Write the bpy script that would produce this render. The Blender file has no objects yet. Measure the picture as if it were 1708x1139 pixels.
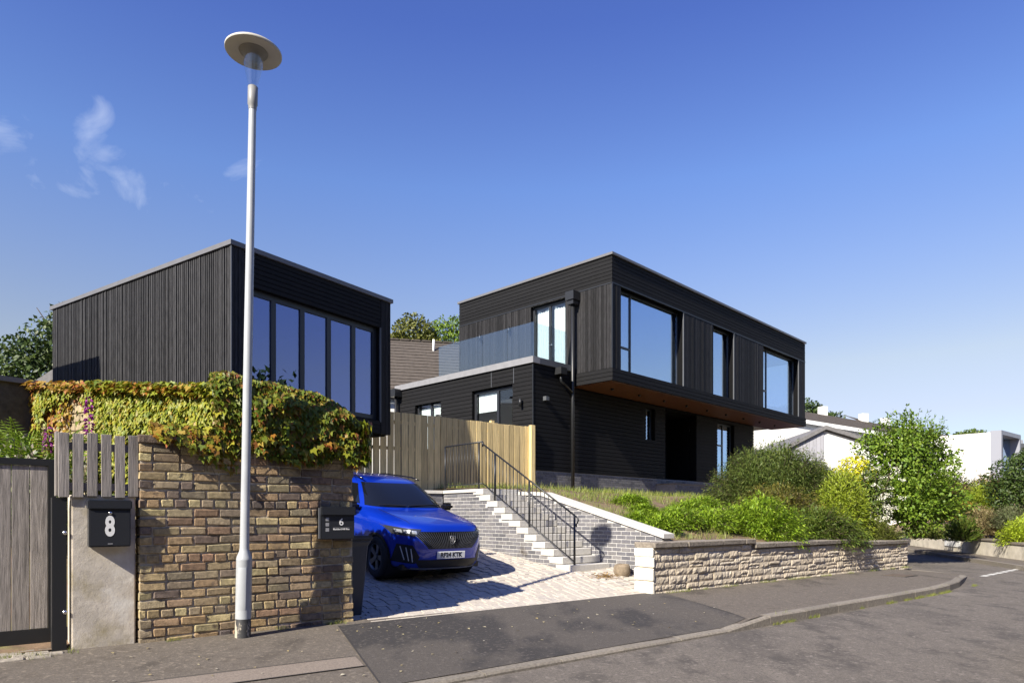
import bpy, bmesh, math, random
import numpy as np
from mathutils import Vector, Matrix, noise

R = math.radians
random.seed(7)
scene = bpy.context.scene
COL = scene.collection

# ------------------------------------------------------------------ camera
EYE = 1.32
cam_d = bpy.data.cameras.new('camera')
cam = bpy.data.objects.new('camera', cam_d)
COL.objects.link(cam)
cam.location = (0, 0, EYE)
cam.rotation_euler = (R(90), 0, 0)
cam_d.sensor_width = 36.0
cam_d.lens = 24.0
cam_d.shift_y = 0.170
cam_d.clip_start = 0.1
cam_d.clip_end = 3000
scene.camera = cam

# ------------------------------------------------------------------ sun, sky, exposure
SUN_AZ = 217.5      # clockwise from +Y
SUN_EL = 36.0
world = bpy.data.worlds.new('World')
scene.world = world
world.use_nodes = True
wn, wl = world.node_tree.nodes, world.node_tree.links
wn.clear()
wout = wn.new('ShaderNodeOutputWorld')
wbg = wn.new('ShaderNodeBackground')
sky = wn.new('ShaderNodeTexSky')
sky.sky_type = 'NISHITA'
sky.sun_disc = False
sky.sun_elevation = R(SUN_EL)
sky.sun_rotation = R(SUN_AZ)
sky.altitude = 60
sky.air_density = 1.0
sky.dust_density = 0.15
sky.ozone_density = 5.0
wbg.inputs['Strength'].default_value = 0.0665
# thin wisps of high cloud over the whole dome
tc = wn.new('ShaderNodeTexCoord')
sep = wn.new('ShaderNodeSeparateXYZ')
wl.new(tc.outputs['Generated'], sep.inputs[0])
wmap = wn.new('ShaderNodeMapping')
wmap.inputs['Rotation'].default_value = (0, R(-35), 0)
wmap.inputs['Scale'].default_value = (1, 1, 1.6)
wmap.inputs['Location'].default_value = (6.911, 16.914, -1.22)
wl.new(tc.outputs['Generated'], wmap.inputs[0])
cn = wn.new('ShaderNodeTexNoise')
cn.inputs['Scale'].default_value = 11.0; cn.inputs['Detail'].default_value = 10
cn.inputs['Roughness'].default_value = 0.55; cn.inputs['Distortion'].default_value = 0.6
wl.new(wmap.outputs[0], cn.inputs['Vector'])
cr = wn.new('ShaderNodeValToRGB')
cr.color_ramp.elements[0].position = 0.50; cr.color_ramp.elements[0].color = (0, 0, 0, 1)
cr.color_ramp.elements[1].position = 1.0; cr.color_ramp.elements[1].color = (0.32, 0.32, 0.32, 1)
# a handful of wisps hang in an otherwise clear sky
cover = None
for vx, vz, rad in ((-0.760, 0.560, 0.13), (-0.700, 0.510, 0.075), (-0.635, 0.495, 0.09), (-0.598, 0.548, 0.07), (-0.57, 0.475, 0.08), (-0.39, 0.503, 0.075), (-0.45, 0.462, 0.06), (-1.25, 0.52, 0.12), (1.6, 0.5, 0.12), (0.3, -0.6, 0.0)):
    if rad == 0: continue
    c_ = Vector((vx, 1.0, vz)).normalized()
    dn = wn.new('ShaderNodeVectorMath'); dn.operation = 'DISTANCE'; dn.inputs[1].default_value = c_
    wl.new(tc.outputs['Generated'], dn.inputs[0])
    mr_ = wn.new('ShaderNodeMapRange'); mr_.interpolation_type = 'SMOOTHSTEP'
    mr_.inputs['From Min'].default_value = rad; mr_.inputs['From Max'].default_value = 0.0
    wl.new(dn.outputs['Value'], mr_.inputs[0])
    if cover is None: cover = mr_.outputs[0]
    else:
        mx_ = wn.new('ShaderNodeMath'); mx_.operation = 'MAXIMUM'; wl.new(cover, mx_.inputs[0]); wl.new(mr_.outputs[0], mx_.inputs[1]); cover = mx_.outputs[0]
cm_ = wn.new('ShaderNodeMath'); cm_.operation = 'MULTIPLY_ADD'; cm_.inputs[1].default_value = 0.50
wl.new(cover, cm_.inputs[0]); 
cs_ = wn.new('ShaderNodeMath'); cs_.operation = 'MULTIPLY_ADD'; cs_.inputs[1].default_value = 2.1; cs_.inputs[2].default_value = -1.09
wl.new(cn.outputs['Fac'], cs_.inputs[0]); wl.new(cs_.outputs[0], cm_.inputs[2])
wl.new(cm_.outputs[0], cr.inputs[0])
cmix = wn.new('ShaderNodeMixRGB')
cmix.inputs[2].default_value = (9.0, 9.4, 10.2, 1)
wl.new(cr.outputs[0], cmix.inputs[0])
# colour grade of the clear sky by height: deeper blue overhead, paler towards the horizon
tint = wn.new('ShaderNodeValToRGB')
stops = [(0.0, (1.05, 0.98, 1.0)), (0.07, (1.1, 0.96, 0.97)), (0.133, (1.48, 1.03, 0.90)), (0.20, (1.80, 1.23, 0.94)), (0.32, (1.6, 1.3, 1.3)), (0.43, (1.37, 1.33, 1.59)), (0.584, (0.95, 0.96, 1.55)), (0.85, (0.9, 0.9, 1.5))]
while len(tint.color_ramp.elements) < len(stops): tint.color_ramp.elements.new(0.5)
for e_, (p_, c_) in zip(tint.color_ramp.elements, stops): e_.position = p_; e_.color = (*[x / 2 for x in c_], 1)
wl.new(sep.outputs['Z'], tint.inputs[0])
smul0 = wn.new('ShaderNodeMixRGB'); smul0.blend_type = 'MULTIPLY'; smul0.inputs[0].default_value = 1.0
smul0.inputs[2].default_value = (2, 2, 2, 1)
wl.new(sky.outputs[0], smul0.inputs[1])
smul = wn.new('ShaderNodeMixRGB'); smul.blend_type = 'MULTIPLY'; smul.inputs[0].default_value = 1.0
wl.new(smul0.outputs[0], smul.inputs[1]); wl.new(tint.outputs[0], smul.inputs[2])
wl.new(smul.outputs[0], cmix.inputs[1])
wl.new(cmix.outputs[0], wbg.inputs['Color'])
wl.new(wbg.outputs[0], wout.inputs['Surface'])

sun_d = bpy.data.lights.new('sun', 'SUN')
sun_d.energy = 5.0
sun_d.angle = R(0.53)
sun_d.color = (1.0, 0.925, 0.79)
sun = bpy.data.objects.new('sun', sun_d)
COL.objects.link(sun)
az, el = R(SUN_AZ), R(SUN_EL)
to_sun = Vector((math.sin(az) * math.cos(el), math.cos(az) * math.cos(el), math.sin(el)))
sun.rotation_euler = to_sun.to_track_quat('Z', 'Y').to_euler()
sun.location = (-20, -25, 30)

scene.view_settings.view_transform = 'Standard'
scene.view_settings.look = 'None'
scene.view_settings.gamma = 1.0
scene.view_settings.exposure = 1.0
scene.render.engine = 'CYCLES'
scene.cycles.max_bounces = 6
scene.cycles.transparent_max_bounces = 12

# ------------------------------------------------------------------ street frame
# u runs along the pavement to the right, v runs from the road towards the houses
UX, UY = math.sin(R(51.4)), math.cos(R(51.4))
UROT = math.atan2(UY, UX)
def S(u, v, z=0.0):
    return Vector((UX * u - UY * v, UY * u + UX * v, z))

# ------------------------------------------------------------------ materials
MATS = {}
def mat(name, col, rough=0.7, metal=0.0, spec=0.5, vary=0.0, noise_scale=None, noise_amt=0.15, bump=0.0,
        stretch=(1, 1, 1), ramp=None, coords='pos', coat=0.0, detail=6, bump_scale=None, transl=0.0, island=None,
        patch=None):
    """procedural principled material: base colour (or ramp over per-object/per-island random) x noise, plus bump"""
    if name in MATS:
        return MATS[name]
    m = bpy.data.materials.new(name); m.use_nodes = True
    n, l = m.node_tree.nodes, m.node_tree.links
    b = n['Principled BSDF']
    b.inputs['Roughness'].default_value = rough
    b.inputs['Metallic'].default_value = metal
    b.inputs['Specular IOR Level'].default_value = spec
    b.inputs['Coat Weight'].default_value = coat
    if transl:
        b.inputs['Subsurface Weight'].default_value = 0.0
    src = None
    if ramp or island:
        if island:
            g = n.new('ShaderNodeNewGeometry'); out = g.outputs['Random Per Island']; cols = island
        else:
            g = n.new('ShaderNodeObjectInfo'); out = g.outputs['Random']; cols = ramp
        r = n.new('ShaderNodeValToRGB')
        e = r.color_ramp.elements
        while len(e) < len(cols): e.new(0.5)
        for i, c in enumerate(cols):
            e[i].position = i / max(1, len(cols) - 1); e[i].color = (*c, 1)
        l.new(out, r.inputs[0]); src = r.outputs[0]
    elif vary:
        g = n.new('ShaderNodeObjectInfo')
        r = n.new('ShaderNodeValToRGB')
        r.color_ramp.elements[0].color = (*[c * (1 - vary) for c in col], 1)
        r.color_ramp.elements[1].color = (*[min(1, c * (1 + vary)) for c in col], 1)
        l.new(g.outputs['Random'], r.inputs[0]); src = r.outputs[0]
    vec = None
    if noise_scale or bump or patch:
        if coords == 'pos':
            g2 = n.new('ShaderNodeNewGeometry'); vo = g2.outputs['Position']
        else:
            g2 = n.new('ShaderNodeTexCoord'); vo = g2.outputs['Object']
        mp = n.new('ShaderNodeMapping'); mp.inputs['Scale'].default_value = stretch
        l.new(vo, mp.inputs[0]); vec = mp.outputs[0]
    if noise_scale:
        t = n.new('ShaderNodeTexNoise'); t.inputs['Scale'].default_value = noise_scale
        t.inputs['Detail'].default_value = detail; t.inputs['Roughness'].default_value = 0.62
        l.new(vec, t.inputs['Vector'])
        r2 = n.new('ShaderNodeValToRGB')
        lo, hi = 1 - noise_amt, 1 + noise_amt
        r2.color_ramp.elements[0].position = 0.3; r2.color_ramp.elements[0].color = (lo, lo, lo, 1)
        r2.color_ramp.elements[1].position = 0.7; r2.color_ramp.elements[1].color = (hi, hi, hi, 1)
        l.new(t.outputs['Fac'], r2.inputs[0])
        mx = n.new('ShaderNodeMixRGB'); mx.blend_type = 'MULTIPLY'; mx.inputs[0].default_value = 1
        if src: l.new(src, mx.inputs[1])
        else: mx.inputs[1].default_value = (*col, 1)
        l.new(r2.outputs[0], mx.inputs[2]); src = mx.outputs[0]
    for pt in (patch or []):
        # pt = (scale, lo, hi, colour): stains of another colour with a shape of their own
        t = n.new('ShaderNodeTexNoise'); t.inputs['Scale'].default_value = pt[0]; t.inputs['Detail'].default_value = 8
        t.inputs['Roughness'].default_value = 0.6
        if len(pt) > 4:
            mp2 = n.new('ShaderNodeMapping'); mp2.inputs['Location'].default_value = pt[4]
            if len(pt) > 5:
                mp2.vector_type = 'POINT'; mp2.inputs['Rotation'].default_value = (0, 0, pt[6] if len(pt) > 6 else 0); mp2.inputs['Scale'].default_value = pt[5]
            l.new(vec, mp2.inputs[0]); l.new(mp2.outputs[0], t.inputs['Vector'])
        else:
            l.new(vec, t.inputs['Vector'])
        r3 = n.new('ShaderNodeValToRGB')
        r3.color_ramp.elements[0].position = pt[1]; r3.color_ramp.elements[0].color = (0, 0, 0, 1)
        r3.color_ramp.elements[1].position = pt[2]; r3.color_ramp.elements[1].color = (1, 1, 1, 1)
        l.new(t.outputs['Fac'], r3.inputs[0])
        mx = n.new('ShaderNodeMixRGB'); l.new(r3.outputs[0], mx.inputs[0])
        if src: l.new(src, mx.inputs[1])
        else: mx.inputs[1].default_value = (*col, 1)
        mx.inputs[2].default_value = (*pt[3], 1); src = mx.outputs[0]
    if src: l.new(src, b.inputs['Base Color'])
    else: b.inputs['Base Color'].default_value = (*col, 1)
    if bump:
        t = n.new('ShaderNodeTexNoise'); t.inputs['Scale'].default_value = bump_scale or (noise_scale or 20) * 1.7
        t.inputs['Detail'].default_value = 8; t.inputs['Roughness'].default_value = 0.7
        l.new(vec, t.inputs['Vector'])
        bp = n.new('ShaderNodeBump'); bp.inputs['Strength'].default_value = bump; bp.inputs['Distance'].default_value = 0.02
        l.new(t.outputs['Fac'], bp.inputs['Height']); l.new(bp.outputs[0], b.inputs['Normal'])
    if transl:
        tr = n.new('ShaderNodeBsdfTranslucent'); ms = n.new('ShaderNodeMixShader'); ms.inputs[0].default_value = transl
        if src: l.new(src, tr.inputs[0])
        else: tr.inputs[0].default_value = (*col, 1)
        l.new(b.outputs[0], ms.inputs[1]); l.new(tr.outputs[0], ms.inputs[2])
        l.new(ms.outputs[0], n['Material Output'].inputs['Surface'])
    MATS[name] = m
    return m

def glass(name, tint, base, rough=0.0, gloss=(0.93, 0.96, 1.0)):
    """window pane: part mirror (coated double glazing), part clear"""
    m = bpy.data.materials.new(name); m.use_nodes = True
    n, l = m.node_tree.nodes, m.node_tree.links
    n.remove(n['Principled BSDF'])
    tr = n.new('ShaderNodeBsdfTransparent'); tr.inputs[0].default_value = (*tint, 1)
    gl = n.new('ShaderNodeBsdfGlossy'); gl.inputs['Roughness'].default_value = rough
    gl.inputs['Color'].default_value = (*gloss, 1)
    fr = n.new('ShaderNodeLayerWeight'); fr.inputs['Blend'].default_value = 0.5
    pw = n.new('ShaderNodeMath'); pw.operation = 'POWER'; pw.inputs[1].default_value = 4.0
    l.new(fr.outputs['Facing'], pw.inputs[0])
    mr = n.new('ShaderNodeMapRange'); mr.inputs['To Min'].default_value = base; mr.inputs['To Max'].default_value = 0.95
    l.new(pw.outputs[0], mr.inputs[0])
    mx = n.new('ShaderNodeMixShader')
    l.new(mr.outputs[0], mx.inputs[0]); l.new(tr.outputs[0], mx.inputs[1]); l.new(gl.outputs[0], mx.inputs[2])
    l.new(mx.outputs[0], n['Material Output'].inputs['Surface'])
    MATS[name] = m
    return m

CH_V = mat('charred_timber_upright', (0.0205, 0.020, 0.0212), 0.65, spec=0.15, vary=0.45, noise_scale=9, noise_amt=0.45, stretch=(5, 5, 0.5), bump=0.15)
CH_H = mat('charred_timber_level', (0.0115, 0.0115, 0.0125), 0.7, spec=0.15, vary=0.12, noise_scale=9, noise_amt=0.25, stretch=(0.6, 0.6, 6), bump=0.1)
CH_P = mat('charred_batten', (0.034, 0.0335, 0.035), 0.65, spec=0.2, vary=0.4, noise_scale=9, noise_amt=0.5, stretch=(5, 5, 0.5), bump=0.15)
CH_CORE = mat('black_membrane', (0.006, 0.006, 0.0065), 0.9, spec=0.1)
BLK_METAL = mat('black_powder_coat', (0.016, 0.017, 0.019), 0.42)
FRAME = mat('dark_window_frame', (0.022, 0.024, 0.030), 0.4)
COPING_B = mat('balcony_edge', (0.22, 0.22, 0.23), 0.5, noise_scale=6, noise_amt=.1)
COPING = mat('grey_roof_edge', (0.13, 0.13, 0.137), 0.5, metal=0.0, noise_scale=6, noise_amt=0.08)
COPING_D = mat('dark_grey_roof_edge', (0.085, 0.09, 0.10), 0.45)
WHITE = mat('white_paint', (0.80, 0.80, 0.78), 0.6)
RENDER_W = mat('white_roughcast', (0.66, 0.65, 0.62), 0.85, noise_scale=30, noise_amt=0.06, bump=0.15)
PLASTER = mat('pale_plaster', (0.62, 0.61, 0.59), 0.9)
GLASS = glass('window_glass', (0.84, 0.90, 0.93), 0.64, gloss=(0.60, 0.77, 1.0))
GLASS_CL = glass('clear_door_glass', (0.92, 0.95, 0.96), 0.07)
GLASS_P = glass('pavilion_glass', (0.30, 0.36, 0.62), 0.46, gloss=(0.36, 0.43, 0.74))
GLASS_B = glass('balustrade_glass', (0.86, 0.92, 0.95), 0.13)
GLASS_C = glass('car_glass', (0.10, 0.12, 0.13), 0.06)
SOFFIT = mat('varnished_timber_soffit', (0.15, 0.062, 0.025), 0.5, noise_scale=4, noise_amt=0.25, stretch=(1, 1, 1))
OLD_BRICK = mat('old_stock_brick', (0.3, 0.2, 0.12), 0.9, noise_scale=26, noise_amt=0.42, bump=0.6, bump_scale=70,
    ramp=[(c[0] * 1.03, c[1] * 1.08, c[2] * 1.08) for c in [(0.27, 0.19, 0.10), (0.38, 0.28, 0.15), (0.23, 0.14, 0.085), (0.10, 0.078, 0.072), (0.42, 0.335, 0.17), (0.27, 0.155, 0.10), (0.33, 0.25, 0.155), (0.14, 0.10, 0.085), (0.48, 0.38, 0.20), (0.26, 0.17, 0.105), (0.36, 0.235, 0.115), (0.12, 0.088, 0.078), (0.31, 0.235, 0.13), (0.20, 0.13, 0.09)]],
    patch=[(9, 0.60, 0.74, (0.10, 0.075, 0.062)), (1.4, 0.56, 0.72, (0.12, 0.092, 0.07), (3, 2, 1))])
OLD_MORTAR = mat('old_lime_mortar', (0.46, 0.40, 0.31), 0.95, noise_scale=18, noise_amt=0.3, bump=0.6, bump_scale=60,
    patch=[(2.2, 0.52, 0.66, (0.16, 0.125, 0.09))])
GREY_BRICK = mat('blue_grey_brick', (0.09, 0.09, 0.10), 0.8, noise_scale=22, noise_amt=0.2, bump=0.25,
    ramp=[(0.10, 0.10, 0.115), (0.16, 0.155, 0.165), (0.125, 0.122, 0.135), (0.20, 0.19, 0.19), (0.085, 0.085, 0.095), (0.15, 0.147, 0.158)],
    patch=[(0.9, 0.63, 0.70, (0.05, 0.042, 0.036))])
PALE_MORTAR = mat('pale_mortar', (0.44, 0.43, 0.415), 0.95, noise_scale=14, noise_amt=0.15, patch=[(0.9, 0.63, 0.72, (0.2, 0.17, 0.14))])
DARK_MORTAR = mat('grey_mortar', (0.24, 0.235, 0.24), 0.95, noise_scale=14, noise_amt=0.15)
STONE = mat('rough_faced_stone', (0.36, 0.31, 0.25), 0.95, noise_scale=14, noise_amt=0.2, bump=1.0, bump_scale=34, stretch=(1, 1, 0.55),
    ramp=[(0.54, 0.465, 0.355), (0.48, 0.41, 0.315), (0.58, 0.51, 0.41), (0.52, 0.44, 0.335), (0.45, 0.385, 0.30)])
STONE_CORE = mat('stone_wall_mortar', (0.25, 0.21, 0.16), 0.95, noise_scale=12, noise_amt=0.25, bump=0.5)
STONE_W = mat('pale_end_stone', (0.70, 0.66, 0.57), 0.9, noise_scale=8, noise_amt=0.12, bump=0.4)  # paler stone colour for the end face of the wall
CAPSTONE = mat('weathered_capstone', (0.22, 0.19, 0.155), 0.95, noise_scale=18, noise_amt=0.35, bump=0.5, patch=[(7, 0.6, 0.72, (0.10, 0.09, 0.06))])
CONC_STEP = mat('pale_cast_concrete', (0.52, 0.50, 0.46), 0.9, noise_scale=20, noise_amt=0.1, bump=0.15)
RENDERED = mat('stained_cement_render', (0.56, 0.505, 0.425), 0.9, noise_scale=4.5, noise_amt=0.2, bump=0.25, bump_scale=14,
    patch=[(2.6, 0.52, 0.72, (0.33, 0.28, 0.17), (3.1, 0, 0)), (3.4, 0.56, 0.7, (0.66, 0.62, 0.55), (0, 5, 0))])
OLD_WOOD = mat('weathered_grey_wood', (0.24, 0.215, 0.195), 0.85, vary=0.2, noise_scale=6, noise_amt=0.5, stretch=(9, 9, 0.55), bump=0.3)
FENCE_WOOD = mat('new_pale_timber', (0.60, 0.465, 0.225), 0.8, vary=0.22, noise_scale=5, noise_amt=0.28, stretch=(8, 8, 0.5), bump=0.15,
    patch=[(7, 0.71, 0.76, (0.16, 0.09, 0.04), (1, 1, 0), (0.3, 0.3, 1.4))])
ASPHALT = mat('road_asphalt', (0.125, 0.108, 0.091), 0.93, noise_scale=60, noise_amt=0.6, bump=0.35, bump_scale=95,
    patch=[(0.7, 0.53, 0.74, (0.058, 0.050, 0.044), (1.3, 4, 0), (1, 0.35, 1), R(-38)), (0.5, 0.60, 0.75, (0.215, 0.187, 0.157), (7, 1, 0), (1, 0.45, 1), R(-38)), (3.5, 0.50, 0.66, (0.066, 0.057, 0.049), (2, 2, 0), (1, .45, 1), R(-38)), (17, 0.56, 0.66, (0.19, 0.165, 0.14)), (30, 0.56, 0.66, (0.06, 0.052, 0.045))])
FOOTWAY = mat('old_footway_asphalt', (0.108, 0.091, 0.074), 0.93, noise_scale=70, noise_amt=0.42, bump=0.3, bump_scale=90,
    patch=[(0.9, 0.56, 0.62, (0.060, 0.050, 0.040), (2, 1, 0), (1, 0.4, 1), R(-38)), (6, 0.54, 0.66, (0.085, 0.07, 0.055)), (22, 0.55, 0.66, (0.19, 0.16, 0.125))])
NEW_TAR = mat('newer_footway_asphalt', (0.068, 0.059, 0.051), 0.9, noise_scale=80, noise_amt=0.45, bump=0.3, bump_scale=100,
    patch=[(0.8, 0.50, 0.58, (0.030, 0.027, 0.026), (5, 3, 0), (1, 0.5, 1), R(-38)), (24, 0.56, 0.68, (0.115, 0.10, 0.088))])
REPAIR = mat('tan_repair_strip', (0.20, 0.165, 0.135), 0.93, noise_scale=60, noise_amt=0.3, bump=0.4)
KERB = mat('worn_kerb', (0.195, 0.172, 0.142), 0.92, vary=0.12, noise_scale=30, noise_amt=0.3, bump=0.5)
PAVER = mat('buff_paver', (0.46, 0.41, 0.35), 0.9, noise_scale=18, noise_amt=0.18, bump=0.2,
    ramp=[(0.46, 0.42, 0.36), (0.42, 0.375, 0.32), (0.50, 0.455, 0.39), (0.44, 0.39, 0.33), (0.40, 0.365, 0.325)])
SAND = mat('paving_joint_sand', (0.27, 0.24, 0.20), 0.95, noise_scale=30, noise_amt=0.25)
EARTH = mat('dry_earth', (0.16, 0.105, 0.065), 0.95, noise_scale=5, noise_amt=0.4, bump=0.8, patch=[(1.3, 0.5, 0.62, (0.17, 0.155, 0.06))])
SOIL = mat('garden_ground', (0.07, 0.075, 0.035), 0.95, noise_scale=0.6, noise_amt=0.4)
GALV = mat('painted_grey_steel', (0.37, 0.39, 0.41), 0.42, noise_scale=7, noise_amt=0.06)
GREY_P = mat('pale_grey_paint', (0.62, 0.64, 0.65), 0.5, noise_scale=5, noise_amt=0.05)
ROOF_T = mat('brown_roof_tile', (0.080, 0.066, 0.054), 0.9, noise_scale=7, noise_amt=0.25, bump=0.3)
ROOF_G = mat('grey_roof_tile', (0.15, 0.145, 0.145), 0.9, noise_scale=7, noise_amt=0.25, bump=0.3)
BARK = mat('bark', (0.09, 0.065, 0.045), 0.95, noise_scale=14, noise_amt=0.4, bump=0.6)

# ------------------------------------------------------------------ mesh helpers
class MB:
    def __init__(s): s.v, s.f, s.mi = [], [], []
    def poly(s, pts, faces, mi=0):
        o = len(s.v); s.v += [tuple(p) for p in pts]; s.f += [tuple(i + o for i in f) for f in faces]; s.mi += [mi] * len(faces)
        return s
    def box(s, a, b, mi=0):
        x0, y0, z0 = a; x1, y1, z1 = b
        return s.poly([(x0, y0, z0), (x1, y0, z0), (x1, y1, z0), (x0, y1, z0), (x0, y0, z1), (x1, y0, z1), (x1, y1, z1), (x0, y1, z1)],
               [(0, 3, 2, 1), (4, 5, 6, 7), (0, 1, 5, 4), (1, 2, 6, 5), (2, 3, 7, 6), (3, 0, 4, 7)], mi)
    def prism(s, pts, h, mi=0, axis='z'):
        """pts 2D outline extruded by vector h (3D) from 3D points"""
        n = len(pts); h = Vector(h); P = [Vector(p) for p in pts]
        return s.poly(P + [p + h for p in P], [tuple(reversed(range(n))), tuple(range(n, 2 * n))] +
               [(i, (i + 1) % n, n + (i + 1) % n, n + i) for i in range(n)], mi)
    def tube(s, pts, rad, k=8, mi=0, cap=True):
        pts = [Vector(p) for p in pts]; rad = rad if hasattr(rad, '__len__') else [rad] * len(pts)
        o = len(s.v); up = None
        for i, p in enumerate(pts):
            d = (pts[min(i + 1, len(pts) - 1)] - pts[max(i - 1, 0)]).normalized()
            a = d.orthogonal().normalized() if up is None else (up - d * up.dot(d)).normalized()
            up = a; b = d.cross(a)
            for j in range(k):
                t = 2 * math.pi * j / k
                s.v.append(tuple(p + (a * math.cos(t) + b * math.sin(t)) * rad[i]))
        for i in range(len(pts) - 1):
            for j in range(k):
                s.f.append((o + i * k + j, o + i * k + (j + 1) % k, o + (i + 1) * k + (j + 1) % k, o + (i + 1) * k + j)); s.mi.append(mi)
        if cap:
            s.f.append(tuple(o + j for j in reversed(range(k)))); s.mi.append(mi)
            s.f.append(tuple(o + (len(pts) - 1) * k + j for j in range(k))); s.mi.append(mi)
        return s
    def lathe(s, prof, k=24, mi=0):
        """prof: (r, z) list"""
        o = len(s.v)
        for r, z in prof:
            for j in range(k):
                t = 2 * math.pi * j / k; s.v.append((r * math.cos(t), r * math.sin(t), z))
        for i in range(len(prof) - 1):
            for j in range(k):
                s.f.append((o + i * k + j, o + i * k + (j + 1) % k, o + (i + 1) * k + (j + 1) % k, o + (i + 1) * k + j)); s.mi.append(mi)
        return s
    def grid(s, fn, nu, nv, mi=0):
        o = len(s.v)
        for i in range(nu + 1):
            for j in range(nv + 1): s.v.append(tuple(fn(i / nu, j / nv)))
        for i in range(nu):
            for j in range(nv):
                a = o + i * (nv + 1) + j; s.f.append((a, a + nv + 1, a + nv + 2, a + 1)); s.mi.append(mi)
        return s
    def mesh(s, name, mats, smooth=False):
        me = bpy.data.meshes.new(name); me.from_pydata(s.v, [], s.f)
        for m in (mats if isinstance(mats, (list, tuple)) else [mats]): me.materials.append(m)
        if any(s.mi): me.polygons.foreach_set('material_index', s.mi)
        if smooth: me.polygons.foreach_set('use_smooth', [True] * len(me.polygons))
        me.validate(); me.update()
        return me
    def build(s, name, mats, parent=None, smooth=False, loc=(0, 0, 0), rz=0.0):
        return link(name, s.mesh(name, mats, smooth), parent, loc, (0, 0, rz))

def link(name, me, parent=None, loc=(0, 0, 0), rot=(0, 0, 0), scale=(1, 1, 1)):
    o = bpy.data.objects.new(name, me); COL.objects.link(o)
    o.parent = parent; o.location = loc; o.rotation_euler = rot; o.scale = scale
    return o
def tag(o, label, cat, group=None):
    o['label'] = label; o['category'] = cat
    if group: o['group'] = group
    return o
def struct(o): o['kind'] = 'structure'; return o
def stuff(o): o['kind'] = 'stuff'; return o
def thing(name, label, cat, loc=(0, 0, 0), rz=0.0, group=None):
    return tag(link(name, None, None, loc, (0, 0, rz)), label, cat, group)
_unit = {}
def piece(name, parent, m, a, b, rot=(0, 0, 0)):
    """a plain box between corners a and b, sharing one unit mesh per material"""
    if m.name not in _unit:
        _unit[m.name] = MB().box((-.5, -.5, -.5), (.5, .5, .5)).mesh('piece_' + m.name, m)
    a, b = Vector(a), Vector(b)
    return link(name, _unit[m.name], parent, (a + b) / 2, rot, [abs(c) for c in (b - a)])
def bevelled(name, size, m, bev, seg=1, jitter=0.0, sub=0, seed=0, rough_axis=None):
    bm = bmesh.new(); bmesh.ops.create_cube(bm, size=1)
    for v in bm.verts: v.co = Vector([v.co[i] * size[i] for i in range(3)])
    bmesh.ops.bevel(bm, geom=bm.edges[:], offset=bev, segments=seg, affect='EDGES', clamp_overlap=True)
    if sub: bmesh.ops.subdivide_edges(bm, edges=bm.edges[:], cuts=sub, use_grid_fill=True)
    rnd = random.Random(seed)
    for v in bm.verts: v.co += Vector([rnd.uniform(-jitter, jitter) for _ in range(3)])
    me = bpy.data.meshes.new(name); bm.to_mesh(me); bm.free(); me.materials.append(m)
    return me
def text_mesh(body, size, m, name='lettering', bold=0.0):
    cu = bpy.data.curves.new('txt', 'FONT'); cu.body = body; cu.size = size; cu.align_x = 'CENTER'; cu.align_y = 'CENTER'
    cu.offset = bold; cu.extrude = 0.0008; cu.resolution_u = 4
    o = bpy.data.objects.new('txt', cu); COL.objects.link(o)
    dg = bpy.context.evaluated_depsgraph_get()
    me = bpy.data.meshes.new_from_object(o.evaluated_get(dg)); bpy.data.objects.remove(o); bpy.data.curves.remove(cu)
    me.name = name; me.materials.clear(); me.materials.append(m)
    return me

def wall_rects(x0, x1, z0, z1, holes):
    """rectangles that tile a wall with rectangular openings (hx0, hx1, hz0, hz1)"""
    xs = sorted({x0, x1, *[min(max(h[i], x0), x1) for h in holes for i in (0, 1)]})
    zs = sorted({z0, z1, *[min(max(h[i], z0), z1) for h in holes for i in (2, 3)]})
    out = []
    for i in range(len(xs) - 1):
        col = []
        for j in range(len(zs) - 1):
            cx, cz = (xs[i] + xs[i + 1]) / 2, (zs[j] + zs[j + 1]) / 2
            if not any(h[0] < cx < h[1] and h[2] < cz < h[3] for h in holes):
                if col and abs(col[-1][3] - zs[j]) < 1e-6: col[-1][3] = zs[j + 1]
                else: col.append([xs[i], xs[i + 1], zs[j], zs[j + 1]])
        out += col
    return out
def row_segments(x0, x1, za, zb, holes):
    segs = [(x0, x1)]
    for h in holes:
        if h[2] < (za + zb) / 2 < h[3]:
            ns = []
            for a, b in segs:
                if h[1] <= a or h[0] >= b: ns.append((a, b)); continue
                if a < h[0]: ns.append((a, h[0]))
                if b > h[1]: ns.append((h[1], b))
            segs = ns
    return [s for s in segs if s[1] - s[0] > 0.03]
# ------------------------------------------------------------------ ground, road, pavement
ground = struct(MB().poly([(-900, -900, -0.5), (900, -900, -0.5), (900, 900, -0.5), (-900, 900, -0.5)], [(0, 1, 2, 3)]).build('ground', SOIL))
mb = MB()
mb.grid(lambda a, b: S(-40 + 90 * a, -9 + 40 * b, -0.10), 60, 30)
struct(mb.build('road', ASPHALT))

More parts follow.
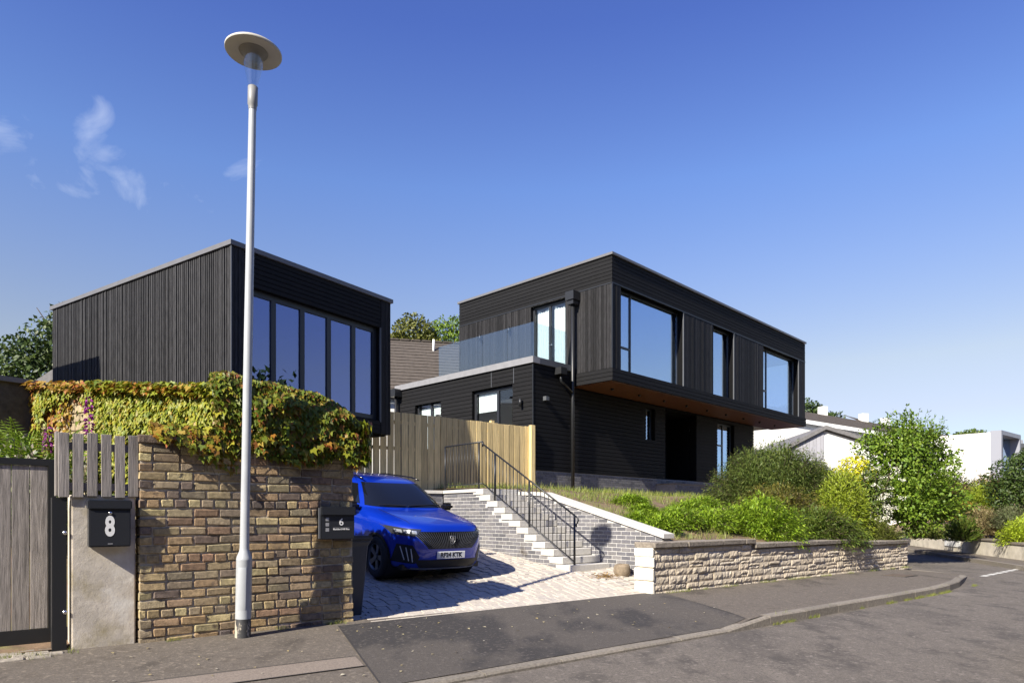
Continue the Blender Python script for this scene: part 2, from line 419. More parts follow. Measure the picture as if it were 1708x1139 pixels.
def kerb_top(u):            # dropped in front of the driveway
    t = min(1, max(0, (u - 7.25) / 0.75)); t = t * t * (3 - 2 * t)
    w = min(1, max(0, (u - 16.6) / 1.2)); w = w * w * (3 - 2 * w)
    return -0.075 + t * (1 - w) * 0.085
KP = [(u, 4.90) for u in (-12, -9, -6, -4, -3, -2, -1, 0, 1, 2, 2.6, 3, 3.6, 4, 4.6, 5.2, 6, 6.6, 7.2, 7.4, 7.6, 7.8, 8, 8.6, 9.5, 10.5, 11.5, 12.5)] + \
     [(13.5, 4.92), (14.5, 5.0), (15.5, 5.15), (16.4, 5.38), (17.2, 5.60), (17.9, 5.78), (18.3, 5.93), (18.55, 6.15), (18.65, 6.5), (18.75, 7.0), (19.1, 7.6), (20.6, 8.7), (24, 10.8), (28, 13.3), (36, 18.3)]
def inner(i):
    u, v = KP[i]
    if u < 17.3: return (u, 7.62)
    if u < 19.0: return (17.3 + (u - 17.2) * .4, 7.62 + (u - 17.2) * .15)
    return (u - 0.9, v + 1.2)
def foot_z(u, v, kv):
    k = kerb_top(u); return k + 0.01 + (0.055 - k) * min(1, max(0, (v - kv) / 2.4))
mb = MB()
NV = 10
for i in range(len(KP) - 1):
    a, b = KP[i], KP[i + 1]; ai, bi = inner(i), inner(i + 1)
    def fn(s, t):
        p0 = (a[0] + (b[0] - a[0]) * s, a[1] + (b[1] - a[1]) * s); p1 = (ai[0] + (bi[0] - ai[0]) * s, ai[1] + (bi[1] - ai[1]) * s)
        u = p0[0] + (p1[0] - p0[0]) * t; v = p0[1] + (p1[1] - p0[1]) * t
        return S(u, v, foot_z(u, v, p0[1]))
    mb.grid(fn, 1, NV)
footway = struct(mb.build('pavement', FOOTWAY))
# newer black strip in front of the drive and a tan repair strip, thin sheets on the pavement
def sheet(name, m, poly_uv, dz, n=14):
    (a, b, c, d) = poly_uv
    def fn(s, t):
        u = (a[0] * (1 - s) + b[0] * s) * (1 - t) + (d[0] * (1 - s) + c[0] * s) * t
        v = (a[1] * (1 - s) + b[1] * s) * (1 - t) + (d[1] * (1 - s) + c[1] * s) * t
        return S(u, v, foot_z(u, v, 4.9) + dz)
    return MB().grid(fn, n * 2, n).build(name, m)
struct(sheet('pavement_patch', NEW_TAR, [(2.62, 4.96), (7.78, 4.96), (8.9, 7.3), (3.3, 7.3)], 0.007))
struct(sheet('pavement_strip', REPAIR, [(-3.0, 5.95), (2.78, 5.60), (2.86, 5.95), (-3.0, 6.30)], 0.005))
SEAM = mat('tar_seam', (0.035, 0.032, 0.03), 0.8)
for a_, b_ in (((-3.0, 5.945), (2.80, 5.595)), ((-3.0, 6.305), (2.86, 5.955)), ((2.62, 4.97), (3.3, 7.3)), ((7.78, 4.97), (8.9, 7.28))):
    d_ = (Vector(b_) - Vector(a_)).normalized(); n_ = Vector((-d_.y, d_.x)) * 0.008
    struct(sheet('pavement_seam', SEAM, [Vector(a_) - n_, Vector(b_) - n_, Vector(b_) + n_, Vector(a_) + n_], 0.0095, 8))
cov = tag(link('access_cover', None, None, S(15.6, 6.25, foot_z(15.6, 6.25, 5.15)), (0, 0, UROT)), 'small rusty square access cover set in the pavement before the stone wall', 'cover')
IRON = mat('rusty_iron', (0.10, 0.075, 0.055), 0.8, noise_scale=30, noise_amt=.4, bump=.4)
MB().box((-.3, -.25, -.03), (.3, .25, .006)).build('frame', SEAM, cov)
link('lid', bevelled('lid', (.54, .44, .03), IRON, .004, 1), cov, (0, 0, -.003))
# kerb stones, each its own
kerb = struct(MB().poly([S(-12, 4.86, -0.2), S(-11.9, 4.86, -0.2), S(-11.9, 4.95, -0.2)], [(0, 1, 2)]).build('kerb', KERB))
dense = []
for i in range(len(KP) - 1):
    n = max(1, int((Vector(KP[i + 1]) - Vector(KP[i])).length / 0.3))
    for j in range(n): dense.append(Vector(KP[i]).lerp(Vector(KP[i + 1]), j / n))
seglen, acc, start = 0.915, 0, dense[0]
pts_along = [dense[0]]
for p, q in zip(dense, dense[1:]):
    d = (q - p).length
    while acc + d >= seglen:
        t = (seglen - acc) / d; p = p.lerp(q, t); d = (q - p).length; acc = 0; pts_along.append(p.copy())
    acc += d
rk = random.Random(3)
for p, q in zip(pts_along, pts_along[1:]):
    if p.x < -4: continue
    d = (q - p).normalized(); nrm = Vector((-d.y, d.x))
    p2 = p + d * 0.006; q2 = q - d * 0.006
    za, zb = kerb_top(p.x) + 0.012 + rk.uniform(-.003, .003), kerb_top(q.x) + 0.012 + rk.uniform(-.003, .003)
    m = MB(); ch = 0.018
    A = []
    for pt, z in ((p2, za), (q2, zb)):
        o0 = pt - nrm * 0.075; o1 = pt + nrm * 0.07
        A += [S(o0.x, o0.y, -0.25), S(o0.x, o0.y, z - ch), S((o0 + nrm * ch).x, (o0 + nrm * ch).y, z), S(o1.x, o1.y, z + 0.002), S(o1.x, o1.y, -0.25)]
    m.poly(A, [(0, 1, 6, 5), (1, 2, 7, 6), (2, 3, 8, 7), (3, 4, 9, 8), (4, 3, 2, 1, 0), (5, 6, 7, 8, 9)])
    m.build('kerb_stone', KERB, kerb)
# give-way dashes where the lanes meet
PAINTW = mat('worn_road_paint', (0.55, 0.54, 0.50), 0.8, noise_scale=40, noise_amt=0.4)
marking = None
for i in range(9):
    t = i / 8
    u0, v0 = 18.6 + 4.6 * t, 5.62 + 0.25 * t
    d = Vector((1, 0.05)).normalized(); nn = Vector((-d.y, d.x)) * 0.07
    p, q = Vector((u0, v0)), Vector((u0, v0)) + d * 0.42
    o = MB().poly([S(*(p - nn), -0.095), S(*(q - nn), -0.095), S(*(q + nn), -0.095), S(*(p + nn), -0.095)], [(0, 1, 2, 3)]).build('road_marking', PAINTW)
    struct(o)

# ------------------------------------------------------------------ driveway of pavers
DV0 = 7.30
def drive_z(v, u=8.3):
    d = max(0.0, v - DV0)
    return 0.062 + 0.195 * min(d, 1.35) + 0.118 * max(0, d - 1.35) - 0.055 * (8.3 - u) * min(1, d / 1.0)
DU0, DU1 = 3.45, 8.30
def drive_right(v): return 8.62 if v < 7.52 else (9.26 if v < 8.70 else 8.32)
mb = MB()
mb.grid(lambda a, b: S(1.6 + 7.7 * a, DV0 + 10 * b, drive_z(DV0 + 10 * b, 1.6 + 7.7 * a) - 0.012), 4, 60)
drive = struct(mb.build('driveway', SAND))
# edging course along the pavement
rp = random.Random(11)
paver_mesh = [bevelled('paver', (1, 1, 0.06), PAVER, 0.0, seed=i) for i in range(1)]
pav_shapes = {}
def paver(w, d):
    if (w, d) not in pav_shapes:
        pav_shapes[(w, d)] = bevelled('paver', (w - 0.006, d - 0.006, 0.06), PAVER, 0.004, 1)
    return pav_shapes[(w, d)]
pavs = []
v = DV0; row = 0
while v < 15.8:
    dv = 0.10 if row == 0 else 0.175
    u = 1.7 + rp.uniform(0, 0.1)
    while u < drive_right(v + dv / 2) + 0.02:
        w = 0.20 if row == 0 else rp.choice([0.14, 0.175, 0.21, 0.245])
        if u + w > drive_right(v + dv / 2) + 0.06: w = 0.14
        vis = u + w > 3.4
        if u > 3.62 or v > 7.85: pavs.append((u + w / 2, v + dv / 2, w, dv, vis))
        u += w
    v += dv; row += 1
pitch = lambda v: math.atan2(drive_z(v + .1) - drive_z(v - .1), .2)
pavs.sort(key=lambda p: S(p[0], p[1]).y if p[4] and p[0] > 3.5 + (p[1] - 7.3) * 0.18 else 99)
rest = MB()
for i, (u, v, w, d, vis) in enumerate(pavs):
    z = drive_z(v, u) - 0.03 + 0.004 + rp.uniform(-.0012, .0012)
    if i < 300:
        link('paver', paver(w, d), drive, S(u, v, z), (pitch(v) + rp.uniform(-.003, .003), rp.uniform(-.003, .003), UROT))
    else:
        o = len(rest.v); me = paver(w, d); M = Matrix.Translation(S(u, v, z)) @ Matrix.Rotation(UROT, 4, 'Z') @ Matrix.Rotation(pitch(v), 4, 'X')
        rest.poly([M @ x.co for x in me.vertices], [tuple(p.vertices) for p in me.polygons])
stuff(rest.build('paver', mat('buff_paver_far', (0.45, 0.40, 0.345), 0.9, noise_scale=18, noise_amt=0.14, bump=0.2,
      island=[(0.46, 0.42, 0.36), (0.42, 0.375, 0.32), (0.50, 0.455, 0.39), (0.44, 0.39, 0.33), (0.40, 0.365, 0.325)]), drive))

# ------------------------------------------------------------------ garden bank in front of the house, level ground behind
def front_v(u): return 7.35 if u < 18.4 else 7.35 + 0.6 * (u - 18.4)
def bank_z(u, v):
    d = v - front_v(u)
    zs = 0.80 if u < 9.5 else max(0.60, 0.82 - 0.018 * (u - 9.5))
    z = zs + 0.262 * min(max(d, 0), 4.35) + 0.02 * max(0, min(3, d - 4.35))
    z += 0.07 * noise.noise(Vector((u * 0.9, v * 0.9, 3))) * min(1, max(0, d)) * (1 if d < 5.5 else 0.2)
    return min(z, 2.06)
mb = MB()
def fb(a, b):
    u = 9.34 + 22 * a; v0 = front_v(u); v = v0 + 14 * b
    return S(u, v, bank_z(u, v))
mb.grid(fb, 110, 70)
bank = struct(mb.build('garden_bank', EARTH, smooth=True))
mb = MB()
mb.grid(lambda a, b: S(8.30 + 1.05 * a, 11.58 + 6 * b, 1.875), 2, 4)
struct(mb.build('landing', CONC_STEP))
# rising garden of the neighbouring plot, behind the gate
def left_z(u, v): return 0.08 + 0.45 * max(0, v - 8.3) * (1 if v < 16 else 1)
mb = MB()
mb.grid(lambda a, b: S(-30 + 31.2 * a, 7.62 + 26 * b, min(2.8, left_z(0, 7.62 + 26 * b))), 20, 30)
struct(mb.build('garden_ground', EARTH, smooth=True))
# hillside behind everything
mb = MB()
def hill(a, b):
    x = -140 + 330 * a; y = 38 + 170 * b
    return (x, y, -0.6 + 10.0 * min(1, b * 1.6) ** 1.3 * (0.55 + 0.45 * math.exp(-((x + 20) / 90) ** 2)) + (2.2 if False else 0))
mb.grid(hill, 40, 24)
struct(mb.build('hillside', SOIL, smooth=True))

# ------------------------------------------------------------------ old brick wall at the pavement
BW_U0, BW_U1, BW_V = 1.325, 3.60, 7.54
bw = thing('brick_wall', 'old multi-coloured brown brick wall behind the lamp post, ivy spilling over its top', 'wall', S(BW_U0, BW_V, 0), UROT)
BWL = BW_U1 - BW_U0
MB().box((0.010, 0.011, -0.15), (BWL - 0.010, 0.25, 2.04)).build('mortar', OLD_MORTAR, bw)
rb = random.Random(21)
stretch_m = [bevelled('brick', (0.238, 0.115, 0.080), OLD_BRICK, 0.010, 1, 0.005, 0, s) for s in range(8)]
head_m = [bevelled('brick', (0.114, 0.115, 0.080), OLD_BRICK, 0.009, 1, 0.0035, 0, s + 20) for s in range(4)]
gz = 0.0918
for r in range(-1, 22):
    z = 0.018 + (r + 0.5) * gz
    header_row = r in (3, 9, 15)
    x = -0.0 if (r % 2 == 0) else -0.127
    if header_row: x = -0.06
    while x < BWL - 0.02:
        hd = header_row or rb.random() < 0.12
        w = (0.114 if hd else 0.238)
        a, b = max(x, 0.0), min(x + w, BWL)
        if b - a > 0.035:
            me = rb.choice(head_m if hd else stretch_m)
            sc = (b - a) / w
            deep = 2.12 if a < 0.01 or b > BWL - 0.01 else 1
            zz = z + rb.uniform(-.004, .004) + 0.010 * noise.noise(Vector((x * 1.3, r * .4, 2)))
            y = 0.0575 * deep - 0.004 + rb.uniform(-.006, .002)
            if rb.random() < 0.04: y += 0.010
            link('brick', me, bw, ((a + b) / 2, y, zz), (rb.uniform(-.03, .03), rb.uniform(-.013, .013), rb.uniform(-.018, .018)), (sc, deep, rb.uniform(.93, 1.04)))
        x += w + 0.014
cap_m = [bevelled('capping_brick', (0.245, 0.285, 0.082), mat('dark_capping', (0.13, 0.095, 0.07), 0.95, noise_scale=20, noise_amt=0.5, bump=0.7, vary=0.2), 0.012, 1, 0.006, 0, s) for s in range(3)]
x = -0.01
while x < BWL - 0.1:
    link('capping_brick', rb.choice(cap_m), bw, (x + 0.123, 0.125, 2.078 + rb.uniform(-.004, .004)), (rb.uniform(-.03, .03), 0, rb.uniform(-.02, .02)))
    x += 0.256

# ------------------------------------------------------------------ rendered gatepost, palings, steel post, gate
pil = thing('gate_pillar', 'short stained cement-rendered pillar carrying the mailbox with the 8', 'pillar', S(0.765, 7.585, 0), UROT)
me = bevelled('shaft', (0.535, 0.30, 1.62), RENDERED, 0.012, 2, 0.0)
link('shaft', me, pil, (0.2675, 0.15, 0.71))
pal = thing('paling_screen', 'weathered grey palings standing on top of the rendered pillar', 'fence', S(0.64, 7.565, 1.50), UROT)
pl_m = [bevelled('paling', (0.086, 0.022, 0.60), OLD_WOOD, 0.003, 1, 0.001, 0, s) for s in range(3)]
rq = random.Random(4)
for i in range(6):
    link('paling', pl_m[i % 3], pal, (0.062 + i * 0.115, 0.0 + rq.uniform(-.002, .002), 0.30 + rq.uniform(-.008, .008)), (0, rq.uniform(-.006, .006), 0))
link('paling', pl_m[0], pal, (0.010, 0.06, 0.305), (0, 0, R(90)))
piece('rail', pal, OLD_WOOD, (0.025, 0.012, 0.44), (0.66, 0.05, 0.51))
piece('rail', pal, OLD_WOOD, (0.025, 0.012, 0.06), (0.66, 0.05, 0.13))
sp = thing('steel_post', 'dark steel gate post bolted to the side of the rendered pillar', 'post', S(0.615, 7.60, 0), UROT)
piece('shaft', sp, BLK_METAL, (0, 0, 0), (0.115, 0.12, 1.49))
CHROME = mat('bright_steel', (0.7, 0.7, 0.7), 0.25, metal=1.0)
for z in (0.42, 1.16):
    m = MB(); m.lathe([(0.001, 0.02), (0.018, 0.018), (0.022, 0.0), (0.001, 0)], 10); b = m.build('bolt', CHROME, sp, True, (0.10, -0.002, z)); b.rotation_euler = (R(90), 0, 0)
gate = thing('driveway_gate', 'weathered upright-boarded gate in a black metal frame beside the rendered pillar', 'gate', S(-1.3, 7.93, 0.0), UROT)
GW = 1.3 + 0.672
piece('frame_stile', gate, BLK_METAL, (GW - 0.062, -0.025, 0.11), (GW, 0.03, 1.862))
piece('frame_stile', gate, BLK_METAL, (0, -0.025, 0.11), (0.062, 0.03, 1.862))
piece('frame_rail', gate, BLK_METAL, (0.062, -0.025, 1.80), (GW - 0.062, 0.03, 1.862))
piece('frame_rail', gate, BLK_METAL, (0.062, -0.025, 0.11), (GW - 0.062, 0.03, 0.24))
gb = [bevelled('board', (0.138, 0.02, 1.556), OLD_WOOD, 0.004, 1, 0.0) for _ in range(2)]
x = GW - 0.064
while x > 0.2:
    link('board', gb[0], gate, (x - 0.07, 0, 1.02 + rq.uniform(-.002, .002))); x -= 0.1425
SETT = mat('buff_setts', (0.27, 0.24, 0.20), 0.9, vary=0.2, noise_scale=22, noise_amt=0.3, bump=0.4)
sett_m = bevelled('sett', (0.19, 0.10, 0.05), SETT, 0.012, 1, 0.003)
setts = struct(MB().grid(lambda a, b: S(-2.2 + 2.9 * a, 7.30 + 0.75 * b, 0.062), 2, 2).build('gate_threshold', SAND))
for r in range(5):
    for c in range(12):
        link('sett', sett_m, setts, S(-1.7 + c * 0.2 + (r % 2) * 0.1, 7.36 + r * 0.11, 0.056 + rq.uniform(-.006, .004)), (rq.uniform(-.03, .03), rq.uniform(-.03, .03), UROT + rq.uniform(-.05, .05)))

# ------------------------------------------------------------------ stone wall along the pavement
SW0, SW1, SWV, SWT = 8.63, 18.36, 7.16, 0.34
sw = thing('stone_wall', 'low rough-faced stone garden wall with flat capstones and a paler end', 'wall', S(SW0, SWV, 0), UROT)
def sw_top(x): u = x + SW0; return 0.80 if u < 11.5 else (0.715 if u < 15.6 else 0.64)
mb = MB()
for a, b in ((0, 11.5 - SW0), (11.5 - SW0, 15.6 - SW0), (15.6 - SW0, SW1 - SW0)):
    mb.box((a + 0.012, 0.02, -0.1), (b, SWT - 0.02, sw_top(a + 0.01)))
mb.build('core', STONE_CORE, sw)
def rough_stone(seed, w=0.3, h=0.12, d=0.16, nx=8, nz=3):
    rs = random.Random(seed); m = MB()
    def fn(s, t):
        x, z = (s - .5) * w, (t - .5) * h
        edge = min(s, 1 - s, (t) * 0.9, (1 - t) * 0.9)
        y = -0.010 - rs.uniform(0, .004) if edge < 0.01 else -0.010 - 0.014 * (0.5 + 0.5 * noise.noise(Vector((x * 30 + seed * 9, z * 14, seed)))) - rs.uniform(0, .014)
        jx = 0 if s in (0, 1) else rs.uniform(-.1, .1) * w / nx; jz = 0 if t in (0, 1) else rs.uniform(-.15, .15) * h / nz
        return (x + jx, y, z + jz)
    m.grid(fn, nx, nz)
    m.v = m.v; k = len(m.v)
    # sides back into the wall
    ring = [i * (nz + 1) for i in range(nx + 1)] + [nx * (nz + 1) + j for j in range(1, nz + 1)] + [i * (nz + 1) + nz for i in range(nx - 1, -1, -1)] + [j for j in range(nz - 1, 0, -1)]
    back = []
    for i in ring: back.append(len(m.v)); m.v.append((m.v[i][0], d, m.v[i][2]))
    for a in range(len(ring)):
        b = (a + 1) % len(ring); m.f.append((ring[b], ring[a], back[a], back[b])); m.mi.append(0)
    return m.mesh('stone', STONE)
stones = [rough_stone(s) for s in range(12)]
rs_ = random.Random(31)
zc = -0.03
courses = [0.125, 0.10, 0.135, 0.115, 0.12, 0.13, 0.10, 0.12]
for ci, ch in enumerate(courses):
    x = -0.0 + (0 if ci % 2 else 0.02)
    while x < SW1 - SW0 - 0.03:
        w = rs_.choice([0.18, 0.24, 0.3, 0.38, 0.46]); w = min(w, SW1 - SW0 - x)
        top = sw_top(x + w / 2) - 0.0
        z0, z1 = zc, min(zc + ch, top)
        if z1 - z0 > 0.03 and w > 0.05:
            parts = [(z0, z1)]
            if rs_.random() < 0.30 and z1 - z0 > 0.1: zm = (z0 + z1) / 2 + rs_.uniform(-.01, .01); parts = [(z0, zm), (zm, z1)]
            for a, b in parts:
                link('stone', stones[rs_.randrange(12)], sw, (x + w / 2, 0.012 + rs_.uniform(-.012, .01), (a + b) / 2), (0, 0, 0), ((w - 0.004) / 0.3, 1, (b - a - 0.005) / 0.12))
        x += w
    zc += ch
x = 0.0
MB().box((-0.012, 0.0, -0.1), (0.012, SWT, 0.80)).build('end_face', STONE_W, sw)
for zz, hh in ((0.05, .2), (.27, .2), (.49, .16), (.66, .13)):
    link('end_block', bevelled('end_block', (0.05, SWT + 0.05, hh), STONE_W, 0.012, 1, 0.004, 0, int(zz * 100)), sw, (-0.02, SWT / 2 + rs_.uniform(-.01, .02), zz + hh / 2))
while x < SW1 - SW0 - 0.1:
    brk = [b - SW0 for b in (11.5, 15.6, SW1) if b - SW0 > x + 0.01][0]
    w = min(rs_.choice([0.7, 0.85, 1.0]), brk - x)
    if brk - x - w < 0.3: w = brk - x
    me = bevelled('capstone', (w - 0.006, SWT + 0.10, 0.085), CAPSTONE if x > 0 else CAPSTONE, 0.010, 1, 0.004, 0, int(x * 50))
    link('capstone', me, sw, (x + w / 2 - (0.03 if x == 0 else 0), SWT / 2 - 0.005, sw_top(x + w / 2) + 0.0435), (rs_.uniform(-.008, .008), rs_.uniform(-.003, .003), 0))
    x += w
# return wall round the corner of the plot
rw = thing('return_wall', 'stone wall turning the corner behind the leafy tree', 'wall', S(18.36, 7.2, 0), UROT + math.atan(0.6))
MB().box((0, 0, -0.1), (7, 0.3, 0.62)).build('core', STONE_CORE, rw)
x = 0
while x < 6.9:
    for k in range(5):
        link('stone', stones[rs_.randrange(12)], rw, (x + 0.2, 0.0, 0.06 + k * 0.122), (0, 0, 0), (0.39 / 0.3, 1, 0.98))
    x += 0.4
# far retaining wall on the other side of the bend
fw = thing('painted_retaining_wall', 'pale painted low wall stepping down across the bend of the road', 'wall', S(24.0, 6.1, 0), UROT + math.atan2(6.2, 8.2))
PALEW = mat('pale_masonry_paint', (0.60, 0.55, 0.46), 0.9, noise_scale=3, noise_amt=0.2, patch=[(1.1, 0.55, 0.7, (0.36, 0.33, 0.26))])
tops = [0.42, 0.46, 0.50, 0.54, 0.58, 0.62, 0.66]
for i in range(7):
    x0 = -2.0 + i * 2.0
    o = MB().box((x0 + 0.004, -0.25, -0.2), (x0 + 1.996, 0, tops[i])).build('panel', PALEW, fw)
    MB().box((x0, -0.28, tops[i] + .002), (x0 + 2.0, 0.03, tops[i] + 0.06)).build('coping', CAPSTONE, fw)
piece('sign_panel', fw, WHITE, (5.1, 0.004, 0.18), (6.6, 0.022, 0.48))
DV = Vector((8.2, 6.2)).normalized()
m2 = MB()
for (o0, o1, z0) in ((0.0, 0.85, 0.02),):
    A = [Vector((24.0, 6.1)) + DV * s for s in (-6, 12)]
    # towards the road is -NN rotated: choose the side nearer to the camera's road
    side = Vector((-DV.y, DV.x))
    P = [A[0] + side * 0, A[1] + side * 0, A[1] + side * 1.0, A[0] + side * 1.0]
    m2.prism([S(p.x, p.y, -0.12) for p in P], (0, 0, 0.13))
struct(m2.build('far_pavement', FOOTWAY))
k2 = MB()
side = Vector((-DV.y, DV.x))
for i in range(18):
    a = Vector((24.0, 6.1)) + DV * (-6 + i) + side * 1.0; b = a + DV * 0.99
    k2 = MB().prism([S(p.x, p.y, -0.12) for p in (a, b, b + side * 0.13, a + side * 0.13)], (0, 0, 0.135)); k2.build('kerb_stone', KERB, kerb)
# ------------------------------------------------------------------ brick stair walls, steps, railing
def brick_panel(parent, m_brick, m_mortar, x0, x1, zlo, zhi, y=0.0, L=0.2120, H=0.061, J=0.0135, thick=0.11, seed=1, mesh_key='grey', name='brick', maxn=None, joined=False, mirror=1):
    """bricks laid in a wall whose face is the plane y = 0 (facing -y); zlo / zhi are functions of x"""
    r = random.Random(seed); gz = H + J; row = math.floor(min(zlo(x0), zlo(x1)) / gz); k = 0
    full = bevelled(name, (L, 0.06, H), m_brick, 0.004, 1); half = bevelled(name, (L / 2 - J / 2, 0.06, H), m_brick, 0.004, 1)
    J_ = MB(); top = max(zhi(x0), zhi(x1))
    while row * gz < top:
        zc = (row + 0.5) * gz; off = 0 if row % 2 == 0 else (L + J) / 2
        x = x0 - off
        while x < x1:
            a, b = max(x, x0), min(x + L, x1)
            if b - a > 0.04:
                xm = (a + b) / 2
                if zc - H / 2 > zlo(xm) - 0.03 and zc - H / 2 < min(zhi(a), zhi(b)) - 0.02:
                    yy = 0.022 + r.uniform(-.002, .002)
                    if joined:
                        s = (b - a) / L
                        J_.poly([(xm + v.co.x * s, yy + v.co.y, zc + v.co.z) for v in full.vertices], [tuple(p.vertices) for p in full.polygons])
                    else:
                        link(name, full, parent, (xm, yy, zc), (0, 0, 0), ((b - a) / L, 1, 1))
                    k += 1
            x += L + J
        row += 1
    if joined: stuff(J_.build(name, m_brick, parent))
    return k

# W1: flank of the stairs facing the drive (local x runs from the back towards the road, so the face looks at the drive)
W1U, ST0, ST1 = 8.32, 8.71, 11.59
W1END = 12.86
sw1 = thing('stair_flank_wall', 'blue-grey brick wall with pale joints under the white step ends beside the blue car', 'wall', S(W1U, W1END, 0), UROT - R(90))
NST = 12
tread = (ST1 - ST0) / NST
z_bot = drive_z(ST0) - 0.01
rise = (1.88 - z_bot) / NST
def w1_top(x):        # x measured from the back end
    v = W1END - x
    if v >= ST1: return 1.805
    i = math.floor((v - ST0) / tread); return z_bot + rise * i - 0.02
def w1_bot(x): return drive_z(W1END - x) - 0.05
mb = MB()
mb.poly([(0, 0.0, 0.2), (W1END - ST0, 0.0, 0.0), (W1END - ST0, 0.0, z_bot), (W1END - ST1, 0.0, 1.80), (0, 0.0, 1.80),
         (0, 0.2, 0.2), (W1END - ST0, 0.2, 0.0), (W1END - ST0, 0.2, z_bot), (W1END - ST1, 0.2, 1.80), (0, 0.2, 1.80)],
        [(0, 1, 2, 3, 4), (9, 8, 7, 6, 5), (0, 5, 6, 1), (1, 6, 7, 2), (2, 7, 8, 3), (3, 8, 9, 4), (4, 9, 5, 0)])
mb.build('mortar', PALE_MORTAR, sw1)
nb1 = brick_panel(sw1, GREY_BRICK, PALE_MORTAR, 0.0, W1END - ST0, w1_bot, w1_top, seed=2)
link('coping', bevelled('coping', (W1END - ST1 + 0.02, 0.30, 0.07), CONC_STEP, 0.006, 1), sw1, ((W1END - ST1) / 2 - 0.01, 0.11, 1.845))
# wall carrying on behind the car
bwk = thing('drive_back_wall', 'shaded blue-grey brick wall behind the bonnet of the blue car, under the fence', 'wall', S(5.2, 13.6, 0), UROT + math.atan2(12.88 - 13.6, 8.30 - 5.2))
LB = math.hypot(8.30 - 5.2, 0.72)
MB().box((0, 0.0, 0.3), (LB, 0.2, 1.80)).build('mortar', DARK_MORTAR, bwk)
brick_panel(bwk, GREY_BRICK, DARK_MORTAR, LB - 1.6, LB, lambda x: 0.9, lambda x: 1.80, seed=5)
link('coping', bevelled('coping', (LB, 0.30, 0.07), CONC_STEP, 0.006, 1), bwk, (LB / 2 - 0.02, 0.10, 1.845))
# retained ground behind it
struct(MB().grid(lambda a, b: S(3.2 + 5.2 * a, 13.75 + 3 * b, 1.83), 2, 2).build('upper_ground', EARTH))

stairs = thing('stairs', 'pale concrete steps rising between grey brick walls from the drive', 'stairs', S(W1U, ST0, 0), UROT)
SWID = 0.945
for i in range(NST):
    y0 = i * tread; z1 = z_bot + rise * (i + 1)
    me = bevelled('step', (SWID + 0.02, tread + 0.11, rise - 0.012), CONC_STEP, 0.005, 1, 0.0)
    link('step', me, stairs, (SWID / 2 - 0.014, y0 + (tread + 0.11) / 2, z1 - rise / 2 + 0.002))
MB().poly([(0.03, 0.1, 0), (SWID - .02, 0.1, 0), (SWID - .02, ST1 - ST0, 0), (0.03, ST1 - ST0, 0), (0.03, 0.1, z_bot), (SWID - .02, 0.1, z_bot), (SWID - .02, ST1 - ST0, 1.78), (0.03, ST1 - ST0, 1.78)],
          [(0, 1, 5, 4), (1, 2, 6, 5), (2, 3, 7, 6), (3, 0, 4, 7), (4, 5, 6, 7)]).build('fill', CONC_STEP, stairs)

# W2: retaining wall on the garden side of the stairs, sloping coping
W2U = 9.27
W2V0, W2V1 = 7.5, 11.7
sw2 = thing('retaining_wall', 'grey brick retaining wall with white sloping coping holding the garden, lamp shadow on it', 'wall', S(W2U, W2V1, 0), UROT - R(90))
def w2_top(x):
    v = W2V1 - x; return min(1.84, 0.985 + 0.252 * (v - 7.4)) - 0.06
def w2_bot(x):
    v = W2V1 - x
    return drive_z(v) - 0.04 if v < ST0 else z_bot + rise * math.floor((v - ST0) / tread) - 0.02
LW = W2V1 - W2V0
mb = MB()
mb.poly([(0, 0.0, 0), (LW, 0.0, 0), (LW, 0.0, w2_top(LW)), (1.0, 0.0, w2_top(1.0)), (0, 0.0, w2_top(0)), (0, 0.2, 0), (LW, 0.2, 0), (LW, 0.2, w2_top(LW)), (1.0, 0.2, w2_top(1.0)), (0, 0.2, w2_top(0))],
        [(0, 1, 2, 3, 4), (9, 8, 7, 6, 5), (0, 5, 6, 1), (1, 6, 7, 2), (2, 7, 8, 3), (3, 8, 9, 4), (4, 9, 5, 0)])
mb.build('mortar', PALE_MORTAR, sw2)
nb2 = brick_panel(sw2, GREY_BRICK, PALE_MORTAR, 0.0, LW, w2_bot, w2_top, seed=3)
xa, xb = 0.0, LW + 0.06
mb = MB()
prof = [(xa, w2_top(xa)), (1.1, w2_top(1.1)), (xb, w2_top(xb))]
for (x0, z0), (x1, z1) in zip(prof, prof[1:]):
    mb.poly([(x0, -0.04, z0), (x1, -0.04, z1), (x1, 0.24, z1), (x0, 0.24, z0), (x0, -0.04, z0 + .075), (x1, -0.04, z1 + .075), (x1, 0.24, z1 + .075), (x0, 0.24, z0 + .075)],
            [(0, 3, 2, 1), (4, 5, 6, 7), (0, 1, 5, 4), (1, 2, 6, 5), (2, 3, 7, 6), (3, 0, 4, 7)])
mb.build('coping', CONC_STEP, sw2)

